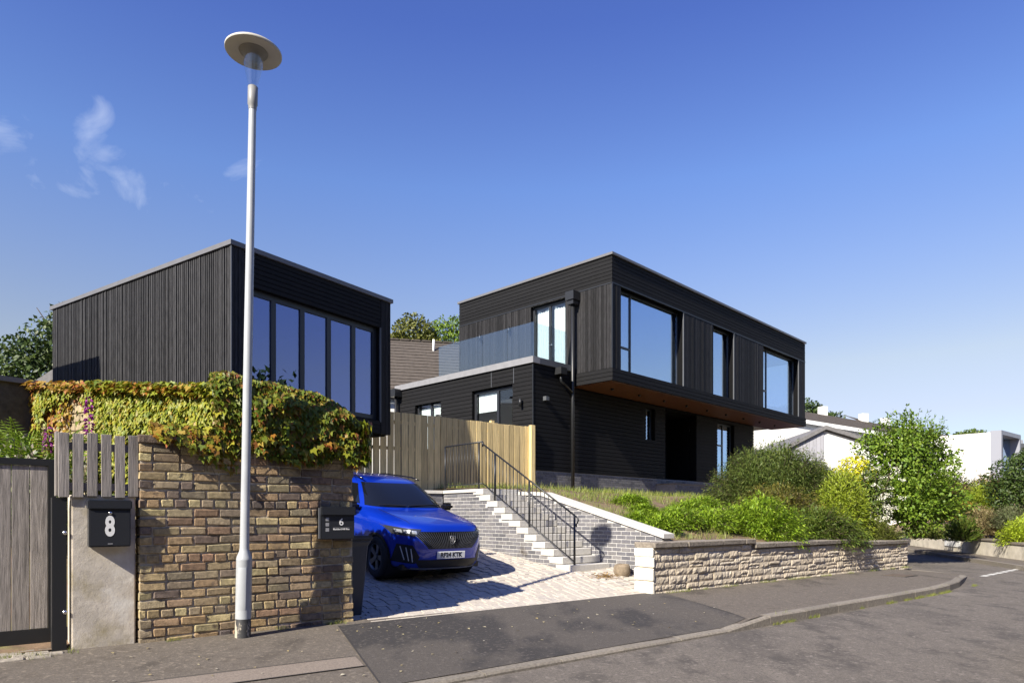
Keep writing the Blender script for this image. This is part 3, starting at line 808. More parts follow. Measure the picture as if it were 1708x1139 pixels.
# black steel railing on the open side of the stairs
rail = thing('stair_railing', 'thin black steel railing climbing the open side of the concrete steps', 'railing', S(W1U + 0.07, ST0, 0), UROT)
def nose_z(y): return z_bot + rise * (y / tread + 1)
y_bot, y_top = 0.03, ST1 - ST0 - 0.1
slope = rise / tread
def rz(y, h): return nose_z(y) + h
bar = lambda name, p, q, r, k=6: MB().tube([p, q], r, k).build(name, BLK_METAL, rail, True)
bar('handrail', (0, y_bot, rz(y_bot, 0.86)), (0, y_top, rz(y_top, 0.86)), 0.017)
bar('bottom_rail', (0, y_bot, rz(y_bot, 0.04)), (0, y_top, rz(y_top, 0.04)), 0.012)
for y in (y_bot, y_bot + (y_top - y_bot) * 0.45, y_top - 0.42):
    bar('post', (0, y, rz(y, -0.22)), (0, y, rz(y, 0.86)), 0.022)
n = 24
for i in range(1, n):
    y = y_bot + (y_top - y_bot) * i / n
    bar('baluster', (0, y, rz(y, 0.04)), (0, y, rz(y, 0.86)), 0.0075, 5)
MB().tube([(0, y_bot, rz(y_bot, 0.86)), (0, y_bot - 0.07, rz(y_bot, 0.86) - 0.04), (0, y_bot - 0.10, rz(y_bot, 0.78)), (0, y_bot - 0.07, rz(y_bot, 0.72)), (0, y_bot - 0.045, rz(y_bot, 0.70)), (0, y_bot - 0.05, rz(y_bot, 0.655))], 0.014, 6).build('scroll', BLK_METAL, rail, True)
# level run on the landing edge
zt = 1.88 + 0.98
yl0, yl1 = y_top, W1END - ST0 + 0.05
bar('handrail', (0, yl0, zt), (0, yl1, zt), 0.017)
bar('bottom_rail', (0, yl0, 1.99), (0, yl1, 1.99), 0.012)
bar('post', (0, yl0, rz(y_top, 0.80)), (0, yl0, zt), 0.022)
for y in (yl0 + 0.13, yl1): bar('post', (0, y, 1.86), (0, y, zt), 0.022)
n = 12
for i in range(1, n):
    y = yl0 + 0.1 + (yl1 - yl0 - 0.1) * i / n
    bar('baluster', (0, y, 1.99), (0, y, zt), 0.0075, 5)

# ------------------------------------------------------------------ timber fence behind the landing
FV = 15.0
fence = thing('timber_fence', 'new pale close-boarded timber fence running from under the pavilion to the black house', 'fence', S(5.9, FV, 0), UROT)
rf = random.Random(8)
FL = 12.72 - 5.9
fb_m = [bevelled('board', (0.172, 0.02, 2.0), FENCE_WOOD, 0.003, 1, 0.0015, 0, s) for s in range(4)]
x = 0.09
while x < FL - 0.05:
    top = 3.90 + (0.06 if x < 1.5 else 0.0) - 0.012 * math.floor(x / 1.8) + rf.uniform(-.012, .012)
    link('board', rf.choice(fb_m), fence, (x, rf.uniform(-.010, .006), top - 1.0), (rf.uniform(-.004, .004), rf.uniform(-.004, .004), rf.uniform(-.03, .03)))
    x += 0.196 if x < 3.0 else 0.189
for z in (2.15, 2.95, 3.6): piece('rail', fence, FENCE_WOOD, (0, 0.014, z), (FL, 0.06, z + 0.08))
for x in (0.05, 1.85, 3.65, 5.4): piece('post', fence, FENCE_WOOD, (x, 0.062, 1.8), (x + 0.1, 0.16, 3.95))
link('post', bevelled('post', (0.15, 0.12, 2.06), FENCE_WOOD, 0.006, 1), fence, (FL - 0.06, -0.06, 2.88))

# ------------------------------------------------------------------ main house
HX, HY = 2.932, 20.0
HROT = math.atan2(0.717, 0.697)
house = thing('black_house', 'two-storey black timber-clad house with a cantilevered upper floor and large windows', 'house', (HX, HY, 0), HROT)
Z_TOP, Z_FAS, Z_SILL, Z_SOF = 9.05, 8.17, 5.66, 5.29
LR, LD = 14.53, 6.75
OV = 1.44                    # overhang
CX = -1.86                   # side of the lower storey
LX1 = 12.5
Z_PL = 2.65
Z_BAL = 5.91
WIN_R = [(0.45, 4.04, Z_SILL + 0.0, Z_FAS), (6.11, 7.68, Z_SILL, Z_FAS), (10.24, 13.79, Z_SILL, Z_FAS)]
DOOR_L = [(1.80, 3.24, 5.62, 8.10)]
LOW_L = [(2.26, 4.04, 3.2, 5.22), (5.57, 6.94, 3.4, 5.16)]
LOW_R = [(4.01, 4.58, 3.95, 5.10), (5.26, 7.51, Z_PL - 0.02, 5.18), (9.19, 10.66, 2.78, 5.10)]
TH = 0.28
# upper storey core: front and left walls with openings, back and right solid
mb = MB()
for a, b, c, d in wall_rects(0.03, LR - 0.03, Z_SOF + 0.02, Z_TOP - 0.02, WIN_R): mb.box((a, 0.03, c), (b, 0.03 + TH, d))
upper = mb.build('upper_front_wall', CH_CORE, house)
mb = MB()
for a, b, c, d in wall_rects(0.03 + TH, LD - 0.03, Z_SOF + 0.02, Z_TOP - 0.02, DOOR_L): mb.box((0.03, a, c), (0.03 + TH, b, d))
side = mb.build('upper_side_wall', CH_CORE, house)
mb = MB(); mb.box((0.04 + TH, LD - 0.2, Z_SOF + .02), (LR - 0.04, LD, Z_TOP - .02))
for a, b, c, d in wall_rects(0.35, LD - 0.25, Z_SOF + .02, Z_TOP - .02, [(0.6, 2.6, Z_SILL, Z_FAS)]): mb.box((LR - 0.23, a, c), (LR - 0.03, b, d))
mb.build('rear_wall', CH_CORE, house)
mb = MB(); mb.box((0.32, 0.32, Z_SOF + 0.03), (LR - 0.24, LD - 0.21, Z_SILL - 0.05)); mb.box((0.32, 0.32, Z_FAS + 0.02), (LR - 0.24, LD - 0.21, Z_TOP - 0.06))
mb.box((0.315, 0.318, Z_SILL - .05), (0.318, 1.7, Z_FAS + .02))
mb.box((4.9, 0.33, Z_SILL - .04), (5.0, LD - .22, Z_FAS + .01)); mb.box((9.0, 0.33, Z_SILL - .04), (9.1, LD - .22, Z_FAS + .01)); mb.box((0.33, LD - 0.25, Z_SILL - .04), (LR - .25, LD - 0.215, Z_FAS + .01))
mb.box((0.33, 3.9, Z_SILL - .04), (4.89, 4.0, Z_FAS + .01)); mb.box((5.01, 3.4, Z_SILL - .04), (8.99, 3.5, Z_FAS + .01))
mb.build('interior', PLASTER, house)
# horizontal boards: fascia above, band below
rh = random.Random(5)
nf = 7; hh = (Z_TOP - 0.10 - Z_FAS) / nf
for i in range(nf):
    z0 = Z_FAS + i * hh
    piece('board', upper, CH_H, (-0.004, -0.0 + rh.uniform(-.002, .002), z0 + 0.004), (LR, 0.028, z0 + hh - 0.010))
    piece('board', side, CH_H, (0.0 + rh.uniform(-.002, .002), -0.002, z0 + 0.004), (0.028, LD, z0 + hh - 0.010))
hb = (Z_SILL - Z_SOF) / 3
for i in range(3):
    z0 = Z_SOF + i * hb
    piece('board', upper, CH_H, (-0.03, -0.035 + rh.uniform(-.002, .002), z0 + 0.004), (LR + .02, 0.028, z0 + hb - 0.010))
    piece('board', side, CH_H, (-0.03 + rh.uniform(-.002, .002), -0.033, z0 + 0.004), (0.028, OV, z0 + hb - 0.010))
# dark trim under the fascia
piece('trim', upper, BLK_METAL, (-0.012, -0.012, Z_FAS - 0.035), (LR + 0.01, 0.027, Z_FAS - 0.001))
piece('trim', side, BLK_METAL, (-0.012, 0.0, Z_FAS - 0.035), (0.027, LD, Z_FAS - 0.001))
# vertical battens
def vert(parent, axis, a, b, z0, z1, w, holes=(), off=0.0, m=CH_V, rr=rh, gap=0.008):
    x = a
    while x < b - 0.02:
        ww = min(w, b - x); xm = x + ww / 2
        segs = [(z0, z1)]
        for h in holes:
            if h[0] < xm < h[1]: segs = [s for s in ((z0, h[2]), (h[3], z1)) if s[1] - s[0] > 0.03]
        for s0, s1 in segs:
            d = rr.choice([0, 0, 0, 0.008]) + rr.uniform(-.001, .001)
            if axis == 'x': piece('batten', parent, m, (x + gap / 2, off - d, s0), (x + ww - gap / 2, off + 0.026, s1))
            else: piece('batten', parent, m, (off - d, x + gap / 2, s0), (off + 0.026, x + ww - gap / 2, s1))
        x += w
zA, zB = Z_SILL + 0.005, Z_FAS - 0.04
for a, b in ((0.0, 0.45), (4.07, 6.11), (7.71, 10.24), (13.82, LR)): vert(upper, 'x', a, b, zA, zB, 0.098)
vert(side, 'y', 0.0, LD, zA, zB, 0.098, DOOR_L)
piece('corner_trim', upper, BLK_METAL, (-0.02, -0.02, Z_SILL), (0.012, 0.012, Z_FAS - .036))
# coping and roof
mb = MB(); mb.box((-0.05, -0.05, Z_TOP - 0.085), (LR + 0.04, LD + 0.05, Z_TOP - 0.012)); mb.build('roof', COPING, house)
# soffit
sof = MB().box((0.03, 0.03, Z_SOF - 0.02), (LR - 0.03, OV + .1, Z_SOF + 0.012)).build('soffit', SOFFIT, house)
for i in range(9):
    b = MB().lathe([(0.001, -0.06), (0.045, -0.06), (0.045, 0), (0.001, 0)], 12).build('downlight', BLK_METAL, sof, True, (1.0 + i * 1.5, 0.72, Z_SOF - 0.02))

def window(parent, ax, a, b, z0, z1, depth, name='window', mull=(), trans=(), pane_m=GLASS, fw=0.06, off=0.0, sill=True):
    """frame with mullions and panes in a reveal; ax 'x' = in the front wall (plane y=off), 'y' = in the side wall (plane x=off)"""
    def bx(m, p, q):
        (x0, y0, c0), (x1, y1, c1) = p, q
        if ax == 'x': m.box((x0, off + y0, c0), (x1, off + y1, c1))
        else: m.box((off + y0, x0, c0), (off + y1, x1, c1))
    m = MB(); d0, d1 = depth, depth + 0.07
    bx(m, (a, d0, z0), (a + fw, d1, z1)); bx(m, (b - fw, d0, z0), (b, d1, z1))
    bx(m, (a + fw, d0, z0), (b - fw, d1, z0 + fw)); bx(m, (a + fw, d0, z1 - fw), (b - fw, d1, z1))
    xs = [a + fw] + [q for x in mull for q in (x - fw / 2, x + fw / 2)] + [b - fw]
    for x in mull: bx(m, (x - fw / 2, d0 + .002, z0 + fw), (x + fw / 2, d1 - .002, z1 - fw))
    win = m.build(name, FRAME, parent)
    bays = [(xs[i], xs[i + 1]) for i in range(0, len(xs), 2)]
    for i, (p, q) in enumerate(bays):
        zz = [z0 + fw] + [t for (k, t) in trans if k == i] + [z1 - fw]
        for k in range(len(zz) - 1):
            lo, hi = zz[k] + (fw / 2 if k else 0), zz[k + 1] - (fw / 2 if k + 1 < len(zz) - 1 else 0)
            mm = MB(); bx(mm, (p, d0 + 0.03, lo), (q, d0 + 0.042, hi)); mm.build('pane', pane_m, win)
            if k + 1 < len(zz) - 1:
                mm = MB(); bx(mm, (p, d0 + .001, hi), (q, d1 - .001, hi + fw)); mm.build('transom', FRAME, win)
    return win
# reveals (right cheek boards catch the sun)
for a, b, c, d in WIN_R:
    mb = MB(); mb.box((b + 0.001, -0.012, c), (b + 0.028, 0.2, d - .04)); mb.box((a - 0.028, 0.03, c), (a - 0.001, 0.2, d - .04)); mb.build('reveal', COPING_D, house)
w1 = window(house, 'x', 0.45, 4.04, Z_SILL, Z_FAS - .036, 0.2, mull=(1.23,), trans=((0, 6.42),))
w2 = window(house, 'x', 6.11, 7.68, Z_SILL, Z_FAS - .036, 0.2)
w3 = window(house, 'x', 10.24, 13.79, Z_SILL, Z_FAS - .036, 0.2, mull=(10.98,), trans=((0, 6.42),))
# tilted opening light on the first window
m = MB(); m.box((0.50, 0, 0), (0.56, 0.05, 1.62)); m.box((1.14, 0, 0), (1.20, 0.05, 1.62)); m.box((0.56, 0, 0), (1.14, 0.05, 0.06)); m.box((0.56, 0, 1.56), (1.14, 0.05, 1.62))
sash = m.build('opening_sash', FRAME, house, loc=(0, 0.24, 6.47)); sash.rotation_euler = (R(-8), 0, 0)
MB().box((0.56, 0.02, 0.06), (1.14, 0.03, 1.56)).build('pane', GLASS, sash)
# blind and curtains
BLIND = mat('white_blind', (0.80, 0.82, 0.80), 0.8)
piece('blind', w1, BLIND, (1.27, 0.30, Z_SILL + 0.07), (3.98, 0.305, Z_FAS - 0.1))
piece('curtain', w3, BLIND, (13.45, 0.30, Z_SILL + 0.07), (13.7, 0.34, Z_FAS - 0.1))
# balcony door
bd = window(house, 'y', 1.80, 3.24, 5.62, 8.10, 0.12, name='balcony_door', mull=(2.52,), fw=0.08, pane_m=GLASS_CL)
for p, q in ((1.86, 2.42), (2.60, 3.16)):
    m = MB(); k = 20
    m.grid(lambda s, t: (0.235 + 0.018 * math.sin(s * 34) + (0.03 * (1 - s) * t if p < 2 else 0.02 * s * t), p + (q - p) * s, 5.7 + 2.32 * t - (0.10 * math.sin(s * 3.1) ** 2 * (t > 0.97))), 40, 12); c = m.build('curtain', BLIND, bd, True)
MB().tube([(0.09, 2.47, 6.75), (0.05, 2.47, 6.75), (0.05, 2.36, 6.75)], 0.012, 6).build('handle', CHROME, bd, True)

# lower storey
mb = MB()
for a, b, c, d in wall_rects(CX + 0.03, LX1 - 0.03, Z_PL, Z_BAL - 0.18, LOW_R + [(0.03, LX1, Z_SOF - 0.025, 9)]): mb.box((a, OV + 0.03, c), (b, OV + 0.03 + TH, d))
lowf = mb.build('lower_front_wall', CH_CORE, house)
mb = MB()
LDL = 7.98
for a, b, c, d in wall_rects(OV + 0.031 + TH, LDL, Z_PL - .6, Z_BAL - 0.18, LOW_L): mb.box((CX + 0.03, a, c), (CX + 0.03 + TH, b, d))
lows = mb.build('lower_side_wall', CH_CORE, house)
mb = MB(); mb.box((LX1 - 0.23, OV + .32, Z_PL), (LX1 - 0.03, LDL, Z_SOF - .03)); mb.box((CX + .32, LDL - .2, Z_PL - .6), (LX1 - .24, LDL - .002, Z_SOF - .03)); mb.build('lower_rear_wall', CH_CORE, house)
mb = MB(); mb.box((CX + 0.31, OV + 0.33, Z_PL - 0.5), (LX1 - 0.25, LDL - .21, Z_PL - 0.02)); mb.box((CX + .33, 5.0, Z_PL - .02), (LX1 - .25, 5.1, Z_SOF - .1))
mb.build('lower_interior', PLASTER, house)
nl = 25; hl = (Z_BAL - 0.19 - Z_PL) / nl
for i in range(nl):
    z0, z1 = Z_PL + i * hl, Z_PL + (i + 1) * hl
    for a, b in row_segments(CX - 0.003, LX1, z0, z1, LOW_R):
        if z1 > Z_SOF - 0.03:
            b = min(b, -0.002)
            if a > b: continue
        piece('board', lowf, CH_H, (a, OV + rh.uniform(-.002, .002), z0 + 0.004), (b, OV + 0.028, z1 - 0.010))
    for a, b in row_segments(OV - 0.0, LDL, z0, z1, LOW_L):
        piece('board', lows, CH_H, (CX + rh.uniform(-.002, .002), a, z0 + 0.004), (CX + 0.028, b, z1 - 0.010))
piece('corner_trim', lowf, BLK_METAL, (CX - 0.012, OV - 0.012, Z_PL), (CX + 0.02, OV + 0.02, Z_BAL - .19))
for yy in (2.2, 2.9): piece('joint_strip', lows, COPING_D, (CX - 0.006, yy if yy < 2.5 else 3.15, 5.24), (CX + 0.02, (yy if yy < 2.5 else 3.15) + 0.02, Z_BAL - .19))
# plinth of small bricks
pb = MB().box((CX + 0.04, OV + 0.026, 1.2), (LX1 - .04, OV + 0.2, Z_PL - 0.005)).build('plinth', DARK_MORTAR, house)
PLB = mat('plinth_brick', (0.10, 0.10, 0.11), 0.8, noise_scale=22, noise_amt=0.2, island=[(0.12, 0.12, 0.13), (0.20, 0.195, 0.20), (0.15, 0.147, 0.157), (0.25, 0.24, 0.235), (0.10, 0.10, 0.11)])
J_ = MB(); full = bevelled('brick', (0.2155, 0.06, 0.065), PLB, 0.004, 1)
for row in range(26, 36):
    z = (row + .5) * 0.0745
    if z > Z_PL - 0.03: break
    x = CX + 0.02 - (row % 2) * 0.11
    while x < LX1 - 0.1:
        a, b = max(x, CX + 0.02), min(x + .2155, LX1 - .03); s = (b - a) / .2155
        if s > .2: J_.poly([((a + b) / 2 + v.co.x * s, OV + 0.047 + v.co.y, z + v.co.z) for v in full.vertices], [tuple(p.vertices) for p in full.polygons])
        x += 0.225
stuff(J_.build('brick', PLB, pb))
pbs = MB().box((CX + 0.05, OV + 0.2, 1.0), (CX + 0.2, LDL - .1, Z_PL - 0.605)).build('side_plinth', DARK_MORTAR, house)
# brick door step
ds = MB().box((4.7, OV - 0.75, 1.7), (7.4, OV + 0.03, 2.42)).build('door_step', DARK_MORTAR, house)
for row in range(23, 33):
    z = (row + .5) * 0.0745
    if z > 2.41: break
    for k in range(12):
        piece('brick', ds, GREY_BRICK, (4.7 + k * .225 + (row % 2) * .11, OV - 0.762, z - .0325), (min(7.4, 4.9155 + k * .225 + (row % 2) * .11), OV - 0.74, z + .0325))
MB().box((4.68, OV - 0.78, 2.422), (7.42, OV + 0.02, 2.46)).build('tread', CAPSTONE, ds)
# porch recess and front door
m = MB(); m.box((5.26, OV + .32, Z_PL), (5.30, OV + 1.3, 5.26)); m.box((7.47, OV + .32, Z_PL), (7.51, OV + 1.3, 5.26)); m.box((5.30, OV + 1.26, Z_PL), (7.47, OV + 1.3, 5.26)); m.box((5.27, OV + .315, 5.14), (7.50, OV + 1.259, 5.2)); m.build('porch', CH_CORE, house)
dr = MB().box((5.7, OV + 1.2, Z_PL), (6.75, OV + 1.255, 4.85)).build('front_door', mat('dark_stained_door', (0.10, 0.045, 0.02), 0.5, noise_scale=6, noise_amt=0.3, stretch=(6, 6, .5)), house)
MB().tube([(6.6, OV + 1.16, 3.4), (6.6, OV + 1.16, 4.0)], 0.014, 6).build('handle', CHROME, dr, True)
window(house, 'x', 4.01, 4.58, 3.95, 5.10, 0.14, off=OV)
window(house, 'x', 9.19, 10.66, 2.78, 5.10, 0.14, off=OV, mull=(9.9,), trans=((0, 4.2),))
wl1 = window(house, 'y', 2.26, 4.04, 3.2, 5.22, 0.12, off=CX, mull=(3.0,), fw=0.09, pane_m=GLASS_CL)
piece('blind', wl1, BLIND, (CX + 0.22, 3.06, 4.55), (CX + 0.225, 3.94, 5.1))
wl2 = window(house, 'y', 5.57, 6.94, 3.4, 5.16, 0.12, off=CX, mull=(6.2,), fw=0.08, pane_m=GLASS_CL)
piece('blind', wl2, BLIND, (CX + 0.22, 5.66, 3.5), (CX + 0.225, 6.84, 5.0))
# balcony deck, coping, glass
mb = MB(); mb.box((CX - 0.03, OV - 0.03, Z_BAL - 0.19), (0.0 - 0.012, LDL + .03, Z_BAL - 0.05)); deck = mb.build('balcony_deck', COPING_D, house)
mb = MB(); mb.box((CX - 0.06, OV - 0.06, Z_BAL - 0.185), (CX + 0.25, LDL + .05, Z_BAL)); mb.build('balcony_coping', COPING_B, house)
mb = MB(); mb.box((CX + 0.252, OV - 0.055, Z_BAL - 0.18), (-0.14, OV + 0.2, Z_BAL - .004)); mb.build('balcony_front_coping', COPING_D, house)
bal = MB().box((CX + 0.06, OV + 0.04, Z_BAL + .002), (CX + 0.14, OV + 4.35, Z_BAL + 0.02)).build('balustrade_channel', COPING_D, house)
for i in range(4):
    y0 = OV + 0.07 + i * 1.07
    MB().box((CX + 0.09, y0, Z_BAL + 0.01), (CX + 0.105, y0 + 1.055, Z_BAL + 1.03)).build('glass_panel', GLASS_B, bal)
MB().box((CX + 0.12, OV + 0.085, Z_BAL + 0.01), (-0.25, OV + 0.10, Z_BAL + 1.03)).build('glass_panel', GLASS_B, bal)
# up-and-down wall lights
for (y, z) in ((4.15, 7.52), (5.55, 7.52)):
    m = MB(); m.lathe([(0.001, -0.11), (0.045, -0.11), (0.045, 0.11), (0.001, 0.11)], 14); m.box((0.0, -0.02, -0.03), (0.12, 0.02, 0.03))
    m.build('wall_light', BLK_METAL, house, True, (-0.10, y, z))
m = MB(); m.lathe([(0.001, -0.11), (0.045, -0.11), (0.045, 0.11), (0.001, 0.11)], 14); m.box((0.0, -0.02, -0.03), (0.12, 0.02, 0.03)); m.build('wall_light', BLK_METAL, house, True, (CX - 0.10, 1.85, 4.62))
m = MB(); m.box((-0.07, -0.12, -0.06), (0.07, 0.01, 0.06)); m.build('sensor', COPING_D, house, False, (-1.35, OV, 4.75))
# rainwater hoppers and downpipes
m = MB(); m.box((-0.17, -0.16, -0.13), (0.17, 0.16, 0.13)); m.box((-0.13, -0.12, -0.26), (0.13, 0.12, -0.131)); hp = m.build('rain_hopper', BLK_METAL, house, False, (-0.17, OV - 0.10, 8.0))
MB().tube([(0, 0, -0.2), (0, 0, -5.9)], 0.055, 10).build('downpipe', BLK_METAL, hp, True)
m = MB(); m.box((-0.14, -0.13, -0.10), (0.14, 0.13, 0.10)); hp2 = m.build('rain_hopper', BLK_METAL, house, False, (-0.78, OV - 0.14, 5.62))
MB().tube([(0, 0, -0.1), (0, 0, -0.28), (0.55, 0.02, -0.55)], 0.04, 8).build('downpipe', BLK_METAL, hp2, True)
m = MB(); m.box((-0.16, -0.16, -0.13), (0.16, 0.16, 0.13)); hp3 = m.build('rain_hopper', BLK_METAL, house, False, (CX - 0.15, LDL - 0.15, 5.62))
MB().tube([(0, 0, -0.1), (0, 0, -3.4)], 0.055, 10).build('downpipe', BLK_METAL, hp3, True)

# ------------------------------------------------------------------ pavilion over the drive
GX, GY = -5.22, 12.7
GROT = math.atan2(0.8315, 0.5556)
pav = thing('black_pavilion', 'black timber-clad flat-roofed pavilion with five tall panes above the ivy', 'building', (GX, GY, 0), GROT)
GT, GB, GL, GD = 6.47, 3.23, 4.22, 7.29
GW0, GW1, GWZ0, GWZ1 = 0.31, 3.86, 3.55, 5.70
mb = MB()
for a, b, c, d in wall_rects(0.03, GL - 0.03, GB, GT - 0.12, [(GW0, GW1, GWZ0, GWZ1)]): mb.box((a, 0.03, c), (b, 0.2, d))
pf = mb.build('front_wall', CH_CORE, pav)
mb = MB(); mb.box((0.03, 0.201, 2.0), (0.2, GD - 0.03, GT - .12)); pside = mb.build('side_wall', CH_CORE, pav)
mb = MB(); mb.box((GL - 0.2, 0.201, GB), (GL - 0.03, GD - .03, GT - .12)); mb.box((0.201, GD - 0.2, GB), (GL - .201, GD - .03, GT - .12)); mb.build('rear_wall', CH_CORE, pav)
mb = MB(); mb.box((0.21, 0.21, GB + 0.02), (GL - 0.21, GD - 0.21, GB + 0.12)); mb.box((0.21, 0.21, GT - 0.5), (GL - .21, GD - .21, GT - 0.3)); mb.box((0.202, 0.21, GB + .12), (0.23, GD - .21, GT - .5)); mb.box((GL - .23, .21, GB + .12), (GL - .202, GD - .21, GT - .5)); mb.box((.23, 4.0, GB + .12), (GL - .23, 4.1, GT - .5))
mb.box((0.5, 2.6, GB + .13), (1.0, 3.2, 4.35))
pint = mb.build('interior', PLASTER, pav)
for (x, y) in ((1.0, 1.2), (2.3, 1.4), (3.2, 1.3)): MB().lathe([(0.001, -0.012), (0.07, -0.012), (0.08, 0), (0.001, 0)], 14).build('ceiling_spot', BLK_METAL, pint, True, (x, y, GT - .5))
mb = MB().box((-0.001, 0.201, GB - .02), (GL, GD, GB + .018)).build('underside', CH_CORE, pav)
rg = random.Random(12)
vert(pside, 'y', 0.0, GD, 1.9, GT - 0.12, 0.070, (), 0.0, CH_P, rg, 0.026)
nf = 7; z0f = GWZ1; hf = (GT - .12 - z0f) / nf
for i in range(nf): piece('board', pf, CH_H, (GW0 - 0.02, rg.uniform(-.002, .002), z0f + i * hf + .004), (GW1 + .02, 0.028, z0f + (i + 1) * hf - .010))
vert(pf, 'x', 0.0, GW0 - .02, GB, GT - .12, 0.07, rr=rg); vert(pf, 'x', GW1 + .03, GL, GB, GT - .12, 0.08, rr=rg)
for i in range(3): piece('board', pf, CH_H, (GW0 - .02, rg.uniform(-.002, .002), GB + i * .1 + .004), (GW1 + .02, .028, GB + i * .1 + .096))
piece('corner_trim', pf, COPING_D, (-0.012, -0.012, 2.0), (0.006, 0.006, GT - .12))
window(pav, 'x', GW0, GW1, GWZ0, GWZ1, 0.12, mull=[GW0 + (GW1 - GW0) * k / 5 for k in range(1, 5)], pane_m=GLASS_P, fw=0.115)
piece('reveal', pav, COPING_D, (GW1 + .001, -0.012, GWZ0 - .05), (GW1 + .028, .13, GWZ1))
mb = MB(); mb.box((-0.04, -0.04, GT - .112), (GL + .04, GD + .04, GT - .025)); mb.build('roof', COPING, pav)
mb = MB(); mb.box((0.5, 2.6, 1.0), (GL - 1.0, GD - .1, GB - .03)); mb.build('supporting_wall', CH_CORE, pav)
# ------------------------------------------------------------------ street lamp
lamp = thing('street_lamp', 'tall grey steel street lamp with a flat disc hood and clear bowl', 'street lamp', (-2.80, 7.10, 0.02))
lamp.rotation_euler = (0, R(1.05), 0); lamp.scale = (1, 1, 0.975)
MB().lathe([(0.079, -0.1), (0.079, 0.235), (0.0775, 0.24)], 24).build('base_band', mat('chipped_black_paint', (0.03, 0.03, 0.032), 0.6, noise_scale=12, noise_amt=0.3, patch=[(9, 0.50, 0.56, (0.42, 0.37, 0.29), (0, 0, 3), (1, 1, 0.5))]), lamp, True)
MB().lathe([(0.0785, 0.24), (0.0785, 0.86), (0.080, 0.865), (0.078, 0.875), (0.074, 0.90), (0.052, 0.955), (0.0475, 0.99), (0.046, 1.2), (0.043, 3.4), (0.037, 5.72)], 28).build('column', GALV, lamp, True)
m = MB(); kk = 12
def dpanel(s, t):
    a = R(-118) + R(72) * s; r = 0.082 + (0.0035 if 0.02 < s < .98 and .02 < t < .98 else -0.004)
    return (r * math.cos(a), r * math.sin(a), 0.33 + 0.46 * t)
m.grid(dpanel, 14, 8).build('access_door', GALV, lamp, True)
MB().lathe([(0.04, 5.66), (0.043, 5.70), (0.050, 5.715), (0.050, 5.90), (0.045, 5.905), (0.001, 5.905)], 24).build('collar', mat('grey_cast_alloy', (0.24, 0.24, 0.235), 0.45), lamp, True)
bowl = glass('lamp_bowl', (0.90, 0.92, 0.93), 0.10)
MB().lathe([(0.055, 5.90), (0.075, 6.02), (0.093, 6.14), (0.100, 6.20)], 28).build('bowl', bowl, lamp, True)
gear = MB().lathe([(0.001, 6.13), (0.06, 6.135), (0.066, 6.15), (0.066, 6.23), (0.10, 6.235), (0.105, 6.26), (0.14, 6.262), (0.145, 6.275)], 24).build('lamp_gear', mat('dull_grey_plastic', (0.22, 0.21, 0.19), 0.6), lamp, True)
hood = MB().lathe([(0.145, 6.274), (0.277, 6.262), (0.281, 6.268), (0.281, 6.285), (0.270, 6.295), (0.14, 6.325), (0.03, 6.335), (0.001, 6.335)], 40).build('hood', mat('hood_paint', (0.46, 0.44, 0.38), 0.5, noise_scale=5, noise_amt=.06), lamp, True)

# ------------------------------------------------------------------ mailboxes
BOXM = mat('black_box_paint', (0.021, 0.023, 0.028), 0.38)
GREYP = mat('grey_print', (0.30, 0.30, 0.31), 0.6)
def on_wall(name, label, u, v, z, cat='mailbox'):
    return thing(name, label, cat, S(u, v, z), UROT)
m8 = on_wall('mailbox', 'black metal mailbox numbered 8 on the rendered pillar', 1.325 - 0.435, 7.583, 1.0)
link('body', bevelled('body', (0.345, 0.115, 0.42), BOXM, 0.006, 2), m8, (0.175, -0.0585, 0.235))
link('lid', bevelled('lid', (0.365, 0.14, 0.085), BOXM, 0.008, 2), m8, (0.175, -0.070, 0.425))
link('door', bevelled('door', (0.335, 0.012, 0.335), BOXM, 0.004, 2), m8, (0.175, -0.120, 0.20))
b = MB().lathe([(0.001, 0.008), (0.013, 0.008), (0.016, 0), (0.001, 0)], 14).build('lock', CHROME, m8, True, (0.175, -0.1265, 0.345)); b.rotation_euler = (R(90), 0, 0)
t8 = text_mesh('8', 0.255, WHITE, 'numeral', 0.010)
o = link('numeral', t8, m8, (0.172, -0.1275, 0.212), (R(90), 0, 0), (0.62, 1, 1))
piece('maker_mark', m8, GREYP, (0.155, -0.1282, 0.050), (0.195, -0.1262, 0.058))
m6 = on_wall('mailbox', 'black metal mailbox numbered 6 at the right end of the brick wall', 1.325 + 1.80, 7.538, 1.03)
link('body', bevelled('body', (0.41, 0.12, 0.36), BOXM, 0.006, 2), m6, (0.225, -0.061, 0.20))
link('lid', bevelled('lid', (0.425, 0.145, 0.10), BOXM, 0.008, 2), m6, (0.225, -0.0735, 0.345))
piece('side_rail', m6, COPING_D, (-0.004, -0.12, 0.03), (0.014, -0.1, 0.38))
o = link('numeral', text_mesh('6', 0.115, WHITE, 'numeral', 0.001), m6, (0.265, -0.1225, 0.215), (R(90), 0, 0))
piece('rule_line', m6, GREYP, (0.165, -0.1232, 0.152), (0.365, -0.1212, 0.155))
o = link('street_name', text_mesh('Blackford Hill Rise', 0.027, WHITE, 'street_name', 0.0006), m6, (0.265, -0.1225, 0.135), (R(90), 0, 0))
for i in range(3): piece('holder_window', m6, GREYP, (0.075, -0.1232, 0.11 + i * .06), (0.115, -0.1212, 0.15 + i * .06))

